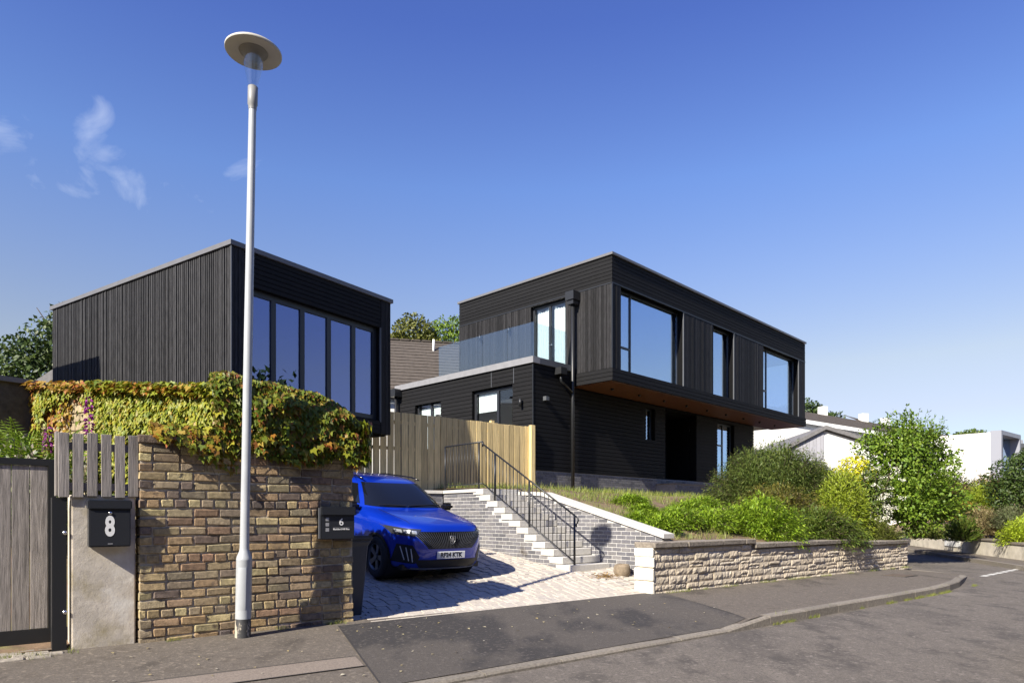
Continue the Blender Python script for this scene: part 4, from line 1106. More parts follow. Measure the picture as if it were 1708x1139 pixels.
# ------------------------------------------------------------------ wheelie bin
BINM = mat('grey_bin_plastic', (0.050, 0.055, 0.068), 0.5, noise_scale=6, noise_amt=.1)
wb = thing('wheelie_bin', 'grey wheelie bin standing behind the end of the brick wall', 'bin', S(3.82, 8.30, drive_z(8.30, 3.8) - 0.01), UROT + R(8))
m = MB()
lv = [(0.03, 0.17, 0.19), (0.5, 0.20, 0.225), (0.93, 0.225, 0.255), (0.98, 0.25, 0.28), (1.0, 0.25, 0.28)]
for z, a, c in lv:
    m.v += [(-a, -c, z), (a - 0.03, -c, z), (a, -c + 0.03, z), (a, c - 0.03, z), (a - .03, c, z), (-a + .03, c, z), (-a, c - .03, z)]
for i in range(len(lv) - 1):
    for j in range(7): m.f.append((i * 7 + j, i * 7 + (j + 1) % 7, (i + 1) * 7 + (j + 1) % 7, (i + 1) * 7 + j)); m.mi.append(0)
m.f.append(tuple(range(6, -1, -1))); m.mi.append(0)
m.build('body', BINM, wb)
ld = bevelled('lid', (0.54, 0.58, 0.05), BINM, 0.018, 2)
for v in ld.vertices:
    if v.co.z > 0: v.co.z += 0.03 * (1 - (v.co.x / .3) ** 2)
link('lid', ld, wb, (0.0, -0.01, 1.03))
MB().tube([(-0.2, 0.29, 1.0), (-0.2, 0.36, 1.0), (0.2, 0.36, 1.0), (0.2, 0.29, 1.0)], 0.016, 8).build('handle', BINM, wb, True)
RUB = mat('black_rubber', (0.018, 0.018, 0.018), 0.8)
for x in (-0.2, 0.2):
    w = MB().lathe([(0.001, -0.025), (0.09, -0.025), (0.1, -0.012), (0.1, 0.012), (0.09, 0.025), (0.001, 0.025)], 20).build('wheel', RUB, wb, True, (x, 0.22, 0.1)); w.rotation_euler = (0, R(90), 0)

# ------------------------------------------------------------------ boulder by the stair foot with dry straw
pot = tag(MB().lathe([(0.001, 0.0), (0.10, 0.0), (0.135, 0.03), (0.15, 0.10), (0.148, 0.17), (0.125, 0.215), (0.11, 0.225), (0.104, 0.215), (0.11, 0.16), (0.001, 0.15)], 22).build('garden_pot',
      mat('weathered_pot', (0.21, 0.165, 0.115), 0.95, noise_scale=14, noise_amt=.3, bump=.4), None, True, S(9.05, 8.22, drive_z(8.22))), 'squat weathered brown pot at the foot of the grey brick retaining wall', 'pot')

# ------------------------------------------------------------------ car
CARBLUE = mat('car_blue', (0.0015, 0.028, 0.40), 0.28, metal=0.3, spec=0.5, coat=0.8)
DKG = mat('dark_car_glass', (0.006, 0.007, 0.009), 0.04, spec=0.6)
BLACKP = mat('black_car_plastic', (0.012, 0.012, 0.013), 0.5)
DKP = mat('gloss_black_trim', (0.008, 0.008, 0.009), 0.15)
SILV = mat('silver_trim', (0.55, 0.56, 0.58), 0.3, metal=0.8)
ALLOY = mat('dark_alloy', (0.14, 0.145, 0.15), 0.35, metal=0.7)
LENS = mat('lamp_lens', (0.42, 0.45, 0.50), 0.12, metal=0.55)
LAMPG = mat('headlamp_dark', (0.03, 0.032, 0.038), 0.08, coat=1.0)
LED = mat('led_strip', (0.62, 0.64, 0.66), 0.3)
YELP = mat('plate_white', (0.78, 0.79, 0.78), 0.4)
BLKP = mat('plate_black', (0.01, 0.01, 0.01), 0.5)
LEV = [  # z, front x, rear x, half width, exponent
    (0.19, -0.30, -4.05, 0.74, 4.4), (0.22, -0.16, -4.15, 0.80, 4.4), (0.27, -0.075, -4.24, 0.855, 4.4), (0.36, -0.035, -4.29, 0.878, 4.4), (0.50, -0.01, -4.30, 0.885, 4.2),
    (0.62, 0.0, -4.30, 0.885, 4.2), (0.74, -0.01, -4.28, 0.883, 4.2), (0.84, -0.035, -4.26, 0.875, 4.0), (0.90, -0.075, -4.25, 0.865, 3.8), (0.935, -0.15, -4.24, 0.852, 3.6), (0.965, -0.33, -4.23, 0.84, 3.6),
    (1.0, -0.62, -4.22, 0.828, 3.8), (1.03, -0.93, -4.21, 0.815, 4.0), (1.055, -1.13, -4.2, 0.802, 4.2), (1.09, -1.22, -4.18, 0.785, 4.4), (1.2, -1.42, -4.12, 0.735, 4.4), (1.32, -1.66, -4.04, 0.68, 4.4), (1.42, -1.88, -3.95, 0.63, 4.4), (1.475, -2.05, -3.87, 0.59, 4.2),
    (1.51, -2.28, -3.75, 0.52, 4.0), (1.53, -2.55, -3.55, 0.38, 3.6), (1.537, -2.85, -3.25, 0.12, 3.0)]
def car_level(z):
    zs = [l[0] for l in LEV]
    out = []
    i = min(max(np.searchsorted(zs, z) - 1, 0), len(LEV) - 2)
    t = (z - zs[i]) / (zs[i + 1] - zs[i])
    p0, p1, p2, p3 = LEV[max(i - 1, 0)], LEV[i], LEV[i + 1], LEV[min(i + 2, len(LEV) - 1)]
    for k in range(1, 5):
        h = p2[0] - p1[0]
        m1 = (p2[k] - p0[k]) / max(1e-6, (p2[0] - p0[0])) * h; m2_ = (p3[k] - p1[k]) / max(1e-6, (p3[0] - p1[0])) * h
        d = p2[k] - p1[k]
        if d == 0: m1 = m2_ = 0
        else: m1 = min(max(m1 / d, 0), 3) * d; m2_ = min(max(m2_ / d, 0), 3) * d
        out.append((2 * t**3 - 3 * t**2 + 1) * p1[k] + (t**3 - 2 * t**2 + t) * m1 + (-2 * t**3 + 3 * t**2) * p2[k] + (t**3 - t**2) * m2_)
    return out
def car_front_x(y, z):
    xf, xr, b, n = car_level(z); xc = (xf + xr) / 2
    return xc + (xf - xc) * max(0.0, 1 - min(1, abs(y) / b) ** n) ** (1 / n)
def car_side_y(x, z):
    xf, xr, b, n = car_level(z); xc = (xf + xr) / 2; a = (xf - xc)
    return b * max(0, 1 - min(1, abs(x - xc) / a) ** n) ** (1 / n)
def make_car(label, paint, plate_text, loc, rz, pitch_a):
    root = thing('parked_car', label, 'car', loc, rz)
    root.rotation_euler = (0, pitch_a, rz)
    K = 240; zl = []
    for i in range(len(LEV) - 1):
        for t in range(4): zl.append(LEV[i][0] + (LEV[i + 1][0] - LEV[i][0]) * t / 4)
    zl.append(LEV[-1][0])
    V = []
    for z in zl:
        xf, xr, b, n = car_level(z); xc = (xf + xr) / 2; a = (xf - xr) / 2
        th = np.linspace(0, 2 * np.pi, 3001)
        c, s = np.cos(th), np.sin(th)
        X = xc + a * np.sign(c) * np.abs(c) ** (2 / n); Y = b * np.sign(s) * np.abs(s) ** (2 / n)
        L = np.concatenate([[0], np.cumsum(np.hypot(np.diff(X), np.diff(Y)))]); q = np.linspace(0, L[-1], K + 1)[:-1]
        V.append(np.stack([np.interp(q, L, X), np.interp(q, L, Y), np.full(K, z)], 1))
    V = np.array(V)
    WH = [(-0.86, 0.36), (-3.46, 0.36)]
    vs, fs, mp = [], [], {}
    for i in range(len(zl) - 1):
        for j in range(K):
            idx = [(i, j), (i, (j + 1) % K), (i + 1, (j + 1) % K), (i + 1, j)]
            c = sum(V[a] for a in idx) / 4
            if c[2] < 0.72 and abs(c[1]) > 0.5 and any((c[0] - wx) ** 2 + (c[2] - 0.335) ** 2 < r * r for wx, r in WH): continue
            f = []
            for a in idx:
                if a not in mp: mp[a] = len(vs); vs.append(V[a])
                f.append(mp[a])
            fs.append(f)
    MB().poly(vs, fs).build('body', paint, root, True)
    # glazing set on the shell with a dark surround
    def screen(front, z0, z1, frac, off):
        def fn(s, t):
            z = z0 + (z1 - z0) * t; xf, xr, b, n = car_level(z); y = (2 * s - 1) * b * (frac - 0.03 * t)
            x = car_front_x(y, z)
            return ((x + off) if front else (xf + xr - x - off), y, z + 0.003)
        return fn
    MB().grid(screen(True, 1.085, 1.44, 0.93, 0.006), 40, 14).build('windscreen', DKG, root, True)
    MB().grid(screen(False, 1.12, 1.42, 0.86, 0.006), 30, 10).build('rear_window', DKG, root, True)
    for s_ in (-1, 1):
        for xa, xb in ((-1.72, -2.55), (-2.62, -3.45)):
            def fs_(s, t):
                z = 1.10 + 0.31 * t; x0 = xa - 0.42 * t if xa > -2 else xa; x = x0 + (xb - x0) * s
                return (x, s_ * (car_side_y(x, z) + 0.005), z)
            MB().grid(fs_, 16, 8).build('side_window', DKG, root, True)
    MB().box((-4.0, -0.72, 0.22), (-0.25, 0.72, 0.30)).build('underbody', BLACKP, root)
    # bonnet crease lines and shut line
    for s_ in (-1, 1):
        pts = [(car_front_x(s_ * y, z) + .002, s_ * y, z + .004) for y, z in ((0.60, 0.925), (0.585, 0.955), (0.60, 0.985), (0.62, 1.02), (0.64, 1.05))]
        MB().tube(pts, 0.0025, 4).build('bonnet_line', BLACKP, root)
    # black sill cladding
    for s_ in (-1, 1):
        MB().grid(lambda a, b: (-1.22 - 1.88 * a, s_ * (car_side_y(-1.22 - 1.88 * a, 0.21 + .13 * b) + .008), 0.21 + .13 * b), 14, 3).build('sill_cladding', BLACKP, root, True)
    # roof rails
    for s in (-1, 1): MB().tube([(-2.05, s * 0.56, 1.50), (-2.3, s * 0.555, 1.535), (-3.3, s * 0.545, 1.535), (-3.7, s * 0.53, 1.50)], 0.014, 6).build('roof_rail', DKP, root, True)
    def drape(name, m_, outline, off=0.006, n=(18, 10), parent=None):
        """patch of the nose between left/right y as functions of z"""
        z0, z1, yl, yr = outline
        mm = MB()
        def fn(s, t):
            z = z0 + (z1 - z0) * t; y = yl(t) + (yr(t) - yl(t)) * s
            return (car_front_x(y, z) + off, y, z)
        mm.grid(fn, *n); o = mm.build(name, m_, parent or root, True); return o
    gr = drape('grille', DKP, (0.575, 0.835, lambda t: -(0.40 + 0.26 * t), lambda t: 0.40 + 0.26 * t), 0.005, (40, 8))
    mm = MB()
    for i in range(-16, 17):
        y0 = i * 0.0245; y1 = i * 0.0405
        pts = [(car_front_x(y0 + (y1 - y0) * t, 0.585 + 0.24 * t) + 0.012, y0 + (y1 - y0) * t, 0.585 + 0.24 * t) for t in (0, .33, .66, 1)]
        mm.tube(pts, [0.004, 0.0055, 0.0055, 0.004], 4)
    stuff(mm.build('grille_bar', mat('smoked_chrome', (0.16, 0.17, 0.20), 0.3, metal=0.7), gr))
    # shield badge with a lion's-head shape
    bx = car_front_x(0, 0.71) + 0.018
    sh = [(-.045, .058), (.045, .058), (.05, .0), (.03, -.045), (0, -.068), (-.03, -.045), (-.05, 0)]
    bd_ = MB().prism([(bx, y, 0.715 + z) for y, z in sh], (0.008, 0, 0)).build('badge', DKP, root)
    ring = MB().tube([(bx + 0.01, y, 0.715 + z) for y, z in sh + sh[:1]], 0.0035, 5).build('badge_rim', SILV, bd_, True)
    lion = [(-.012, .045), (.012, .048), (.028, .032), (.022, .022), (.03, .012), (.018, .004), (.024, -.01), (.008, -.012), (.004, -.045), (-.012, -.03), (-.026, -.018), (-.018, -.004), (-.03, .006), (-.02, .016), (-.03, .03), (-.016, .032)]
    MB().prism([(bx + 0.009, y, 0.715 + z) for y, z in lion], (0.004, 0, 0)).build('badge_emblem', SILV, bd_)
    for s in (-1, 1):
        def A(f): return (lambda t: s * f(t))
        h = drape('headlight', LAMPG, (0.755, 0.868, A(lambda t: 0.50 + 0.10 * (1 - t)), A(lambda t: 0.80 + 0.035 * t)), 0.008, (16, 6))
        for y in (0.60, 0.68, 0.75):
            l_ = MB().grid(lambda a, b: (car_front_x(s * (y - .027 + .054 * a), 0.795 + .045 * b) + 0.014, s * (y - .027 + .054 * a), 0.795 + .045 * b), 4, 3).build('lens', LENS, h, True)
        v_ = drape('side_vent', BLACKP, (0.335, 0.62, A(lambda t: 0.52 + 0.16 * abs(t - .35)), A(lambda t: 0.80 - 0.03 * t)), 0.006, (12, 8))
        for k in range(3):
            y0, y1 = 0.70 - k * 0.045, 0.745 - k * 0.05
            pts = [(car_front_x(s * (y0 + (y1 - y0) * t), 0.385 + .205 * t - k * 0.012) + 0.014, s * (y0 + (y1 - y0) * t), 0.385 + .205 * t - k * .012) for t in (0, .5, 1)]
            MB().tube(pts, 0.0075, 5).build('running_light', LED, v_)
    drape('lower_intake', BLACKP, (0.265, 0.40, lambda t: -(0.50 + .10 * t), lambda t: 0.50 + .10 * t), 0.006, (30, 6))
    drape('skid_trim', SILV, (0.232, 0.262, lambda t: -0.60, lambda t: 0.60), 0.010, (30, 2))
    # number plate
    px_ = car_front_x(0, 0.47) + 0.02
    if plate_text:
        pl_ = link('number_plate', bevelled('number_plate', (0.012, 0.52, 0.111), YELP, 0.004, 1), root, (px_, 0, 0.475))
        link('plate_text', text_mesh(plate_text, 0.100, BLKP, 'plate_text', 0.0032), pl_, (0.0075, 0, 0), (R(90), 0, R(90)), (0.93, 1, 1))
    # mirrors, wipers, wheels
    for s in (-1, 1):
        mi = bevelled('mirror', (0.16, 0.21, 0.13), DKP, 0.045, 3); mo = link('mirror', mi, root, (-1.62, s * 0.93, 1.07))
        MB().tube([(0, 0, -0.02), (0.02, -s * 0.16, -0.05)], 0.025, 6).build('stalk', DKP, mo, True)
        for wx in (-0.86, -3.46):
            wh = link('wheel', None, root, (wx, s * 0.775, 0.335))
            wh2 = MB().lathe([(0.215, -0.1), (0.30, -0.105), (0.33, -0.085), (0.335, 0), (0.33, 0.085), (0.30, 0.105), (0.215, 0.1), (0.20, 0.05), (0.20, -0.05)], 32)
            wh2.build('tyre', RUB, wh, True).rotation_euler = (R(90), 0, 0)
            rm = MB()
            for k in range(5):
                a = 2 * math.pi * k / 5
                rm.prism([(0.03 * math.cos(a + 1.57) + .03 * math.cos(a), 0.03 * math.sin(a + 1.57) + .03 * math.sin(a), 0.07), (0.205 * math.cos(a + .22), 0.205 * math.sin(a + .22), 0.085), (0.205 * math.cos(a - .22), 0.205 * math.sin(a - .22), 0.085), (0.03 * math.cos(a - 1.57) + .03 * math.cos(a), .03 * math.sin(a - 1.57) + .03 * math.sin(a), 0.07)], (0, 0, -0.03))
            rm.lathe([(0.001, 0.09), (0.05, 0.088), (0.055, 0.05)], 16); rm.lathe([(0.195, 0.07), (0.215, 0.10), (0.218, 0.06)], 32)
            rm.build('rim', ALLOY, wh).rotation_euler = (R(-90) * s, 0, 0)
            arch = MB()
            def fa(a, b):
                th = R(-15) + R(210) * a; rr_ = 0.345 + 0.045 * b; x = wx + rr_ * math.cos(th); z = max(0.2, 0.335 + rr_ * math.sin(th))
                return (x, s * (car_side_y(x, z) + 0.012), z)
            arch.grid(fa, 30, 2); arch.build('wheel_arch', BLACKP, root, True)
            MB().lathe([(0.36, -0.5), (0.36, 0.1)], 24).build('arch_liner', BLACKP, root, True, (wx, s * 0.72, 0.335)).rotation_euler = (R(-90) * s, 0, 0)
        dh = link('door_handle', bevelled('door_handle', (0.20, 0.03, 0.03), paint, 0.01, 2), root, (-2.45, s * 0.885, 0.93))
    MB().tube([(-1.30, 0.55, 1.13), (-1.22, -0.1, 1.115)], 0.009, 5).build('wiper', BLACKP, root)
    MB().tube([(-1.22, -0.15, 1.115), (-1.30, -0.62, 1.12)], 0.009, 5).build('wiper', BLACKP, root)
    return root
CAR_U, CAR_V = 5.93, 9.02
slope_a = math.atan(0.118)
nrot = UROT - R(90)
car = make_car('blue compact car with its nose to the street, parked on the block-paved drive', CARBLUE, 'RF24 KTK', S(CAR_U, CAR_V, drive_z(CAR_V + 0.86, CAR_U) - 0.118 * 0.86), nrot, slope_a)
CARB2 = mat('car_navy', (0.004, 0.035, 0.26), 0.28, metal=0.25, spec=0.6, coat=1.0)
car2 = make_car('dark blue car whose nose just enters at the right edge of the road', CARB2, '', (4.87, 5.73, -0.098), R(193.6), 0)

# ------------------------------------------------------------------ house with the brown tiled roof behind
def tile_roof(name, parent, m_, p0, p1, p2, p3, rows, thick=0.03):
    """p0,p1 eaves, p2,p3 ridge (p2 above p1); each course a strip that overlaps the one below"""
    p0, p1, p2, p3 = map(Vector, (p0, p1, p2, p3)); nrm = (p1 - p0).cross(p3 - p0).normalized()
    mm = MB()
    for i in range(rows):
        a, b = i / rows, (i + 1) / rows + 0.15 / rows
        q = [p0.lerp(p3, a) + nrm * thick, p1.lerp(p2, a) + nrm * thick, p1.lerp(p2, min(1, b)) + nrm * 0.004, p0.lerp(p3, min(1, b)) + nrm * 0.004]
        mm.poly(q + [x - nrm * 0.03 for x in q], [(0, 1, 2, 3), (0, 4, 5, 1), (1, 5, 6, 2), (3, 7, 4, 0)])
    return mm.build(name, m_, parent)
th_ = thing('tiled_roof_house', 'white-walled house with a brown tiled roof seen between pavilion and black house', 'house', (-5.4, 25.6, 0), 0)
e0, e1, r1, r0 = (-1.5, 0.0, 6.05), (9.0, 2.6, 6.05), (8.0, 6.2, 9.0), (-2.5, 3.6, 9.0)
tile_roof('roof', th_, ROOF_T, e0, e1, r1, r0, 17)
nb = Vector((-1.0, 3.8, 0)).normalized()
tile_roof('rear_roof', th_, ROOF_T, Vector(e1) + Vector((-2, 7.2, 0)), Vector(e0) + Vector((-2, 7.2, 0)), r0, r1, 8)
MB().prism([(-1.4, 0.35, 1.0), (8.9, 2.9, 1.0), (7.0, 9.6, 1.0), (-3.4, 7.0, 1.0)], (0, 0, 5.05)).build('wall', RENDER_W, th_)
piece('fascia', th_, BLK_METAL, (0, 0, 0), (10.9, .04, .16)).location = (3.78, 1.27, 5.98)
for o in th_.children:
    if o.name.startswith('fascia'): o.rotation_euler = (0, 0, math.atan2(2.6, 10.5))
for i in range(24):
    t = i / 23; p = Vector(r0).lerp(Vector(r1), t)
    link('ridge_tile', bevelled('ridge_tile', (0.44, 0.2, 0.1), ROOF_T, 0.03, 2) if i == 0 else rt_me, th_, p + Vector((0, 0, 0.02)), (0, 0, math.atan2(2.6, 10.5)))
    if i == 0: rt_me = [c for c in th_.children if c.name.startswith('ridge_tile')][0].data
MB().tube([(2.0, 4.0, 8.3), (2.0, 4.0, 8.95)], 0.05, 10).build('vent_pipe', WHITE, th_, True)

# ------------------------------------------------------------------ neighbour's gable at far left
ng = thing('gabled_neighbour', 'white gabled house with grey roof verge at the far left behind the pavilion', 'house', (-12.8, 20.4, 0), 0)
MB().prism([(-3.2, 0, 1), (3.2, 0, 1), (3.2, 0, 4.6), (0.9, 0, 6.3), (-3.2, 0, 3.7)], (0, 6, 0)).build('wall', RENDER_W, ng)
MB().prism([(-3.6, -0.3, 3.50), (0.9, -0.3, 6.36), (0.9, -0.3, 6.66), (-3.6, -0.3, 3.80)], (0, 6.6, 0)).build('roof', ROOF_G, ng)
MB().prism([(0.9, -0.3, 6.36), (3.6, -0.3, 4.40), (3.6, -0.3, 4.70), (0.9, -0.3, 6.66)], (0, 6.6, 0)).build('roof', ROOF_G, ng)
MB().box((-0.55, -0.5, 1), (0.9, -0.002, 5.2)).build('panel', mat('grey_harling', (0.42, 0.42, 0.43), 0.9, noise_scale=20, noise_amt=.1), ng)

# ------------------------------------------------------------------ white houses on the right
def pent(parent, pts, dirv, m_, name): return MB().prism(pts, dirv).build(name, m_, parent)
gh = thing('white_gable_house', 'white house with a broad low gable and dark roof verges behind the bushes', 'house', (17.4, 38.0, 0), R(-4))
# local x to the right, face towards -y
GWd = [(-4.2, 0, 0.5), (7.2, 0, 0.5), (7.2, 0, 3.6), (0, 0, 6.05), (-4.2, 0, 3.9)]
GWd = [(-4.6, 0, 0.5), (5.4, 0, 0.5), (5.4, 0, 4.35), (0, 0, 6.05), (-4.6, 0, 3.7)]
MB().prism(GWd, (0, 9, 0)).build('wall', RENDER_W, gh)
MB().prism([(0, -0.25, 6.10), (5.9, -0.25, 4.22), (5.9, -0.25, 4.42), (0, -0.25, 6.32)], (0, 9.5, 0)).build('roof', ROOF_G, gh)
MB().prism([(0, -0.25, 6.10), (0, -0.25, 6.32), (-5.2, -0.25, 3.62), (-5.2, -0.25, 3.40)], (0, 9.5, 0)).build('roof', ROOF_G, gh)
mm = MB()
mm.prism([(-2.4, -0.045, 3.3), (-0.05, -0.045, 3.3), (-0.05, -0.045, 5.98), (-2.4, -0.045, 4.82)], (0, 0.04, 0)); gp_ = mm.build('grey_cladding', mat('pale_grey_cladding', (0.30, 0.30, 0.33), .7), gh)
for i in range(12): piece('board', gp_, mat('pale_grey_board', (0.33, 0.33, 0.36), .7, vary=.06), (-2.38 + i * .194, -0.062, 3.3), (-2.20 + i * .194, -0.047, 4.80 + i * 0.096))
piece('vent', gh, mat('rust_vent', (0.25, 0.12, 0.08), .8), (1.15, -0.03, 2.75), (1.45, -0.002, 2.9))
# solar panel on a lower roof to its left
lr = thing('low_roof_house', 'low grey-tiled roof carrying a dark solar panel right of the black house', 'house', (13.2, 36.0, 0), R(0))
tile_roof('roof', lr, ROOF_G, (-3.0, 0, 3.45), (4.0, 0, 3.45), (4.0, 4.0, 5.2), (-3.0, 4.0, 5.2), 10)
MB().box((-3, 0.15, 0.5), (3.9, 4, 3.42)).build('wall', RENDER_W, lr)
SOL = mat('solar_glass', (0.012, 0.014, 0.022), 0.6)
mm = MB(); d_ = Vector((0, 4.0, 1.75)).normalized(); nn_ = Vector((0, -1.75, 4.0)).normalized()
for i in range(3):
    for j in range(2):
        q = [Vector((-1.0 + i * 1.05, 0, 3.45)) + d_ * (0.6 + j * 1.6) + nn_ * .08]
        a = q[0]; b = a + Vector((1.02, 0, 0)); c = b + d_ * 1.55; e = a + d_ * 1.55
        MB().prism([a, b, c, e], nn_ * 0.04).build('solar_panel', SOL, lr)
# long terrace behind, roofs stepping down to the right
def terrace(name, label, loc, rz, L, h0, drop, depth, ridge, n):
    t = thing(name, label, 'house', loc, rz)
    MB().prism([(0, 0, 0), (L, 0, 0), (L, 0, h0 - drop), (0, 0, h0)], (0, depth, 0)).build('wall', RENDER_W, t)
    MB().prism([(-.3, -.35, h0 - .05), (L + .3, -.35, h0 - drop - .05), (L + .3, -.35, h0 - drop + .22), (-.3, -.35, h0 + .22)], (0, .1, 0)).build('fascia', WHITE, t)
    tile_roof('roof', t, ROOF_T, (-.3, -.35, h0 + .2), (L + .3, -.35, h0 - drop + .2), (L + .3, depth / 2, h0 - drop + ridge), (-.3, depth / 2, h0 + ridge), 9)
    for i in range(n):
        x = 1.2 + i * (L - 2) / n; z = h0 - drop * x / L - 1.9
        w = MB().box((x, -.04, z), (x + 1.5, 0.02, z + 1.15)).build('window', WHITE, t); MB().box((x + .1, -.05, z + .1), (x + 1.4, -.042, z + 1.05)).build('pane', GLASS, w)
    for fx in (0.28, 0.5): MB().box((L * fx, depth / 2 - .25, h0 - drop * fx + ridge - .3), (L * fx + .5, depth / 2 + .25, h0 - drop * fx + ridge + .55)).build('chimney', RENDER_W, t)
    return t
terrace('white_terrace', 'long white house with a brown roof sloping away behind the broad gable', (19.5, 47, 0), R(12), 16, 7.8, 1.9, 7, 1.7, 4)
terrace('white_terrace', 'white house with a stepped roofline behind the top of the leafy tree', (27.0, 50, 0), R(14), 12, 7.4, 2.4, 7, 1.8, 3)
wbx = thing('white_box_house', 'white cube house with a projecting grey window frame at the right', 'house', (24.38, 37.03, 0), R(-50))
MB().box((-5.0, 0, 0.5), (1.35, 6, 5.72)).build('wall', RENDER_W, wbx)
GREYF = mat('grey_aluminium', (0.26, 0.27, 0.31), .45)
# frame projects from the right-hand face
X0, X1 = 1.36, 1.85
m = MB(); m.box((X0, -0.12, 3.15), (X1, 0.1, 5.78)); m.box((X0, 3.2, 3.15), (X1, 3.42, 5.78)); m.box((X0, .1, 5.56), (X1, 3.2, 5.78)); m.box((X0, .1, 3.15), (X1, 3.2, 3.37))
wf = m.build('window_frame', GREYF, wbx)
MB().box((X0 + .02, .1, 3.37), (X0 + .05, 3.2, 5.56)).build('pane', GLASS, wf)
piece('mullion', wf, FRAME, (X0 + .05, 1.5, 3.37), (X0 + .12, 1.62, 5.56))
wb2 = thing('flat_roof_house', 'white flat-roofed house peeping over the dark shrub at the right edge', 'house', (29.5, 40.0, 0), R(8))
MB().box((-2.0, 0, 0.5), (8, 6, 5.25)).build('wall', RENDER_W, wb2)
MB().box((-2.4, -.5, 5.26), (8.4, 6.3, 5.5)).build('roof', COPING_D, wb2)
w = MB().box((0.2, -.04, 3.6), (2.2, 0.02, 4.9)).build('window', GREYF, wb2); MB().box((.3, -.05, 3.7), (2.1, -.042, 4.8)).build('pane', GLASS, w)
# far white roofs peeping under the cantilever
fh = thing('distant_white_house', 'small distant white house glimpsed under the cantilever', 'house', (19.0, 56.0, 0), R(0))
MB().box((-4, 0, 0), (6, 6, 8.2)).build('wall', RENDER_W, fh)
tile_roof('roof', fh, ROOF_G, (-4.3, -.3, 8.2), (6.3, -.3, 8.2), (6.3, 3, 9.4), (-4.3, 3, 9.4), 6)
for x in (-2.5, 0.5, 3.2):
    w = MB().box((x, -.04, 6.2), (x + 1.2, 0.02, 7.5)).build('window', WHITE, fh); MB().box((x + .1, -.05, 6.3), (x + 1.1, -.042, 7.4)).build('pane', GLASS, w)

nh = thing('flat_roofed_neighbour', 'flat-roofed white house standing just beyond the left edge of the view', 'house', (-10.95, 13.40, 0), math.atan2(0.5556, -0.8315))
MB().box((0, 0, 1.0), (6.0, 3.5, 6.62)).build('wall', RENDER_W, nh)
MB().box((-.04, -.06, 6.622), (6.1, 3.6, 6.78)).build('roof', COPING, nh)
w = MB().box((1.5, 3.501, 3.6), (3.6, 3.53, 5.2)).build('window', WHITE, nh); MB().box((1.6, 3.531, 3.7), (3.5, 3.536, 5.1)).build('pane', GLASS, w)

P_ = S(34, -11.5)
ot = terrace('sky_blocking_terrace', 'unseen pale terrace added behind the viewpoint to block low sky light', (P_.x, P_.y, -.1), UROT + math.pi, 62, 6.0, 0.4, 8, 2.6, 9)  # terrace added out of view, blocks low sky behind the camera
# ------------------------------------------------------------------ foliage helpers
SHAPES = {
    'oval': ([(0, 0, 0), (-.30, .45, .07), (0, 1, -.05), (.30, .45, .07)], [(0, 2, 1), (0, 3, 2)]),
    'slim': ([(0, 0, 0), (-.13, .45, .03), (0, 1, -.06), (.13, .45, .03)], [(0, 2, 1), (0, 3, 2)]),
    'ivy': ([(0, 0, 0), (-.36, -.14, .03), (-.52, .34, -.03), (-.24, .40, .05), (0, 1, -.12), (.24, .40, .05), (.52, .34, -.03), (.36, -.14, .03)],
            [(0, 2, 1), (0, 3, 2), (0, 4, 3), (0, 5, 4), (0, 6, 5), (0, 7, 6)]),
    'blade': ([(-.03, 0, 0), (.03, 0, 0), (.018, .6, .06), (0, 1, .2), (-.018, .6, .06)], [(0, 1, 2, 4), (4, 2, 3)]),
}
def leaf_mesh(name, m, C, N, A, size, shape='oval', curl=None):
    C, N, A = (np.asarray(x, float) for x in (C, N, A))
    size = np.broadcast_to(np.asarray(size, float), (len(C),))
    A = A / np.linalg.norm(A, axis=1, keepdims=True)
    N = N - A * np.sum(N * A, 1, keepdims=True); N /= np.linalg.norm(N, axis=1, keepdims=True) + 1e-9
    Sx = np.cross(A, N)
    vs, fs = SHAPES[shape]; k = len(vs)
    L = np.array(vs)
    P = C[:, None, :] + size[:, None, None] * (L[None, :, 0:1] * Sx[:, None, :] + L[None, :, 1:2] * A[:, None, :] + L[None, :, 2:3] * N[:, None, :])
    P = P.reshape(-1, 3)
    me = bpy.data.meshes.new(name)
    nl = len(C); starts, loops, totals = [], [], []
    loops = np.concatenate([(np.arange(nl)[:, None] * k + np.array(f)[None, :]) for f in fs], axis=1)
    tot = np.array([len(f) for f in fs]); per = int(tot.sum())
    st = np.concatenate([[0], np.cumsum(tot)[:-1]])
    me.vertices.add(len(P)); me.vertices.foreach_set('co', P.ravel())
    me.loops.add(nl * per); me.loops.foreach_set('vertex_index', loops.ravel().astype(np.int32))
    me.polygons.add(nl * len(fs))
    me.polygons.foreach_set('loop_start', (np.arange(nl)[:, None] * per + st[None, :]).ravel().astype(np.int32))
    me.materials.append(m); me.update(calc_edges=True); me.validate()
    return me
rng = np.random.default_rng(5)
def unit(n):
    v = rng.normal(size=(n, 3)); return v / np.linalg.norm(v, axis=1, keepdims=True)
def leafmat(name, cols, rough=0.5, transl=0.18):
    return mat(name, cols[0], rough, spec=0.35, island=cols, transl=transl)
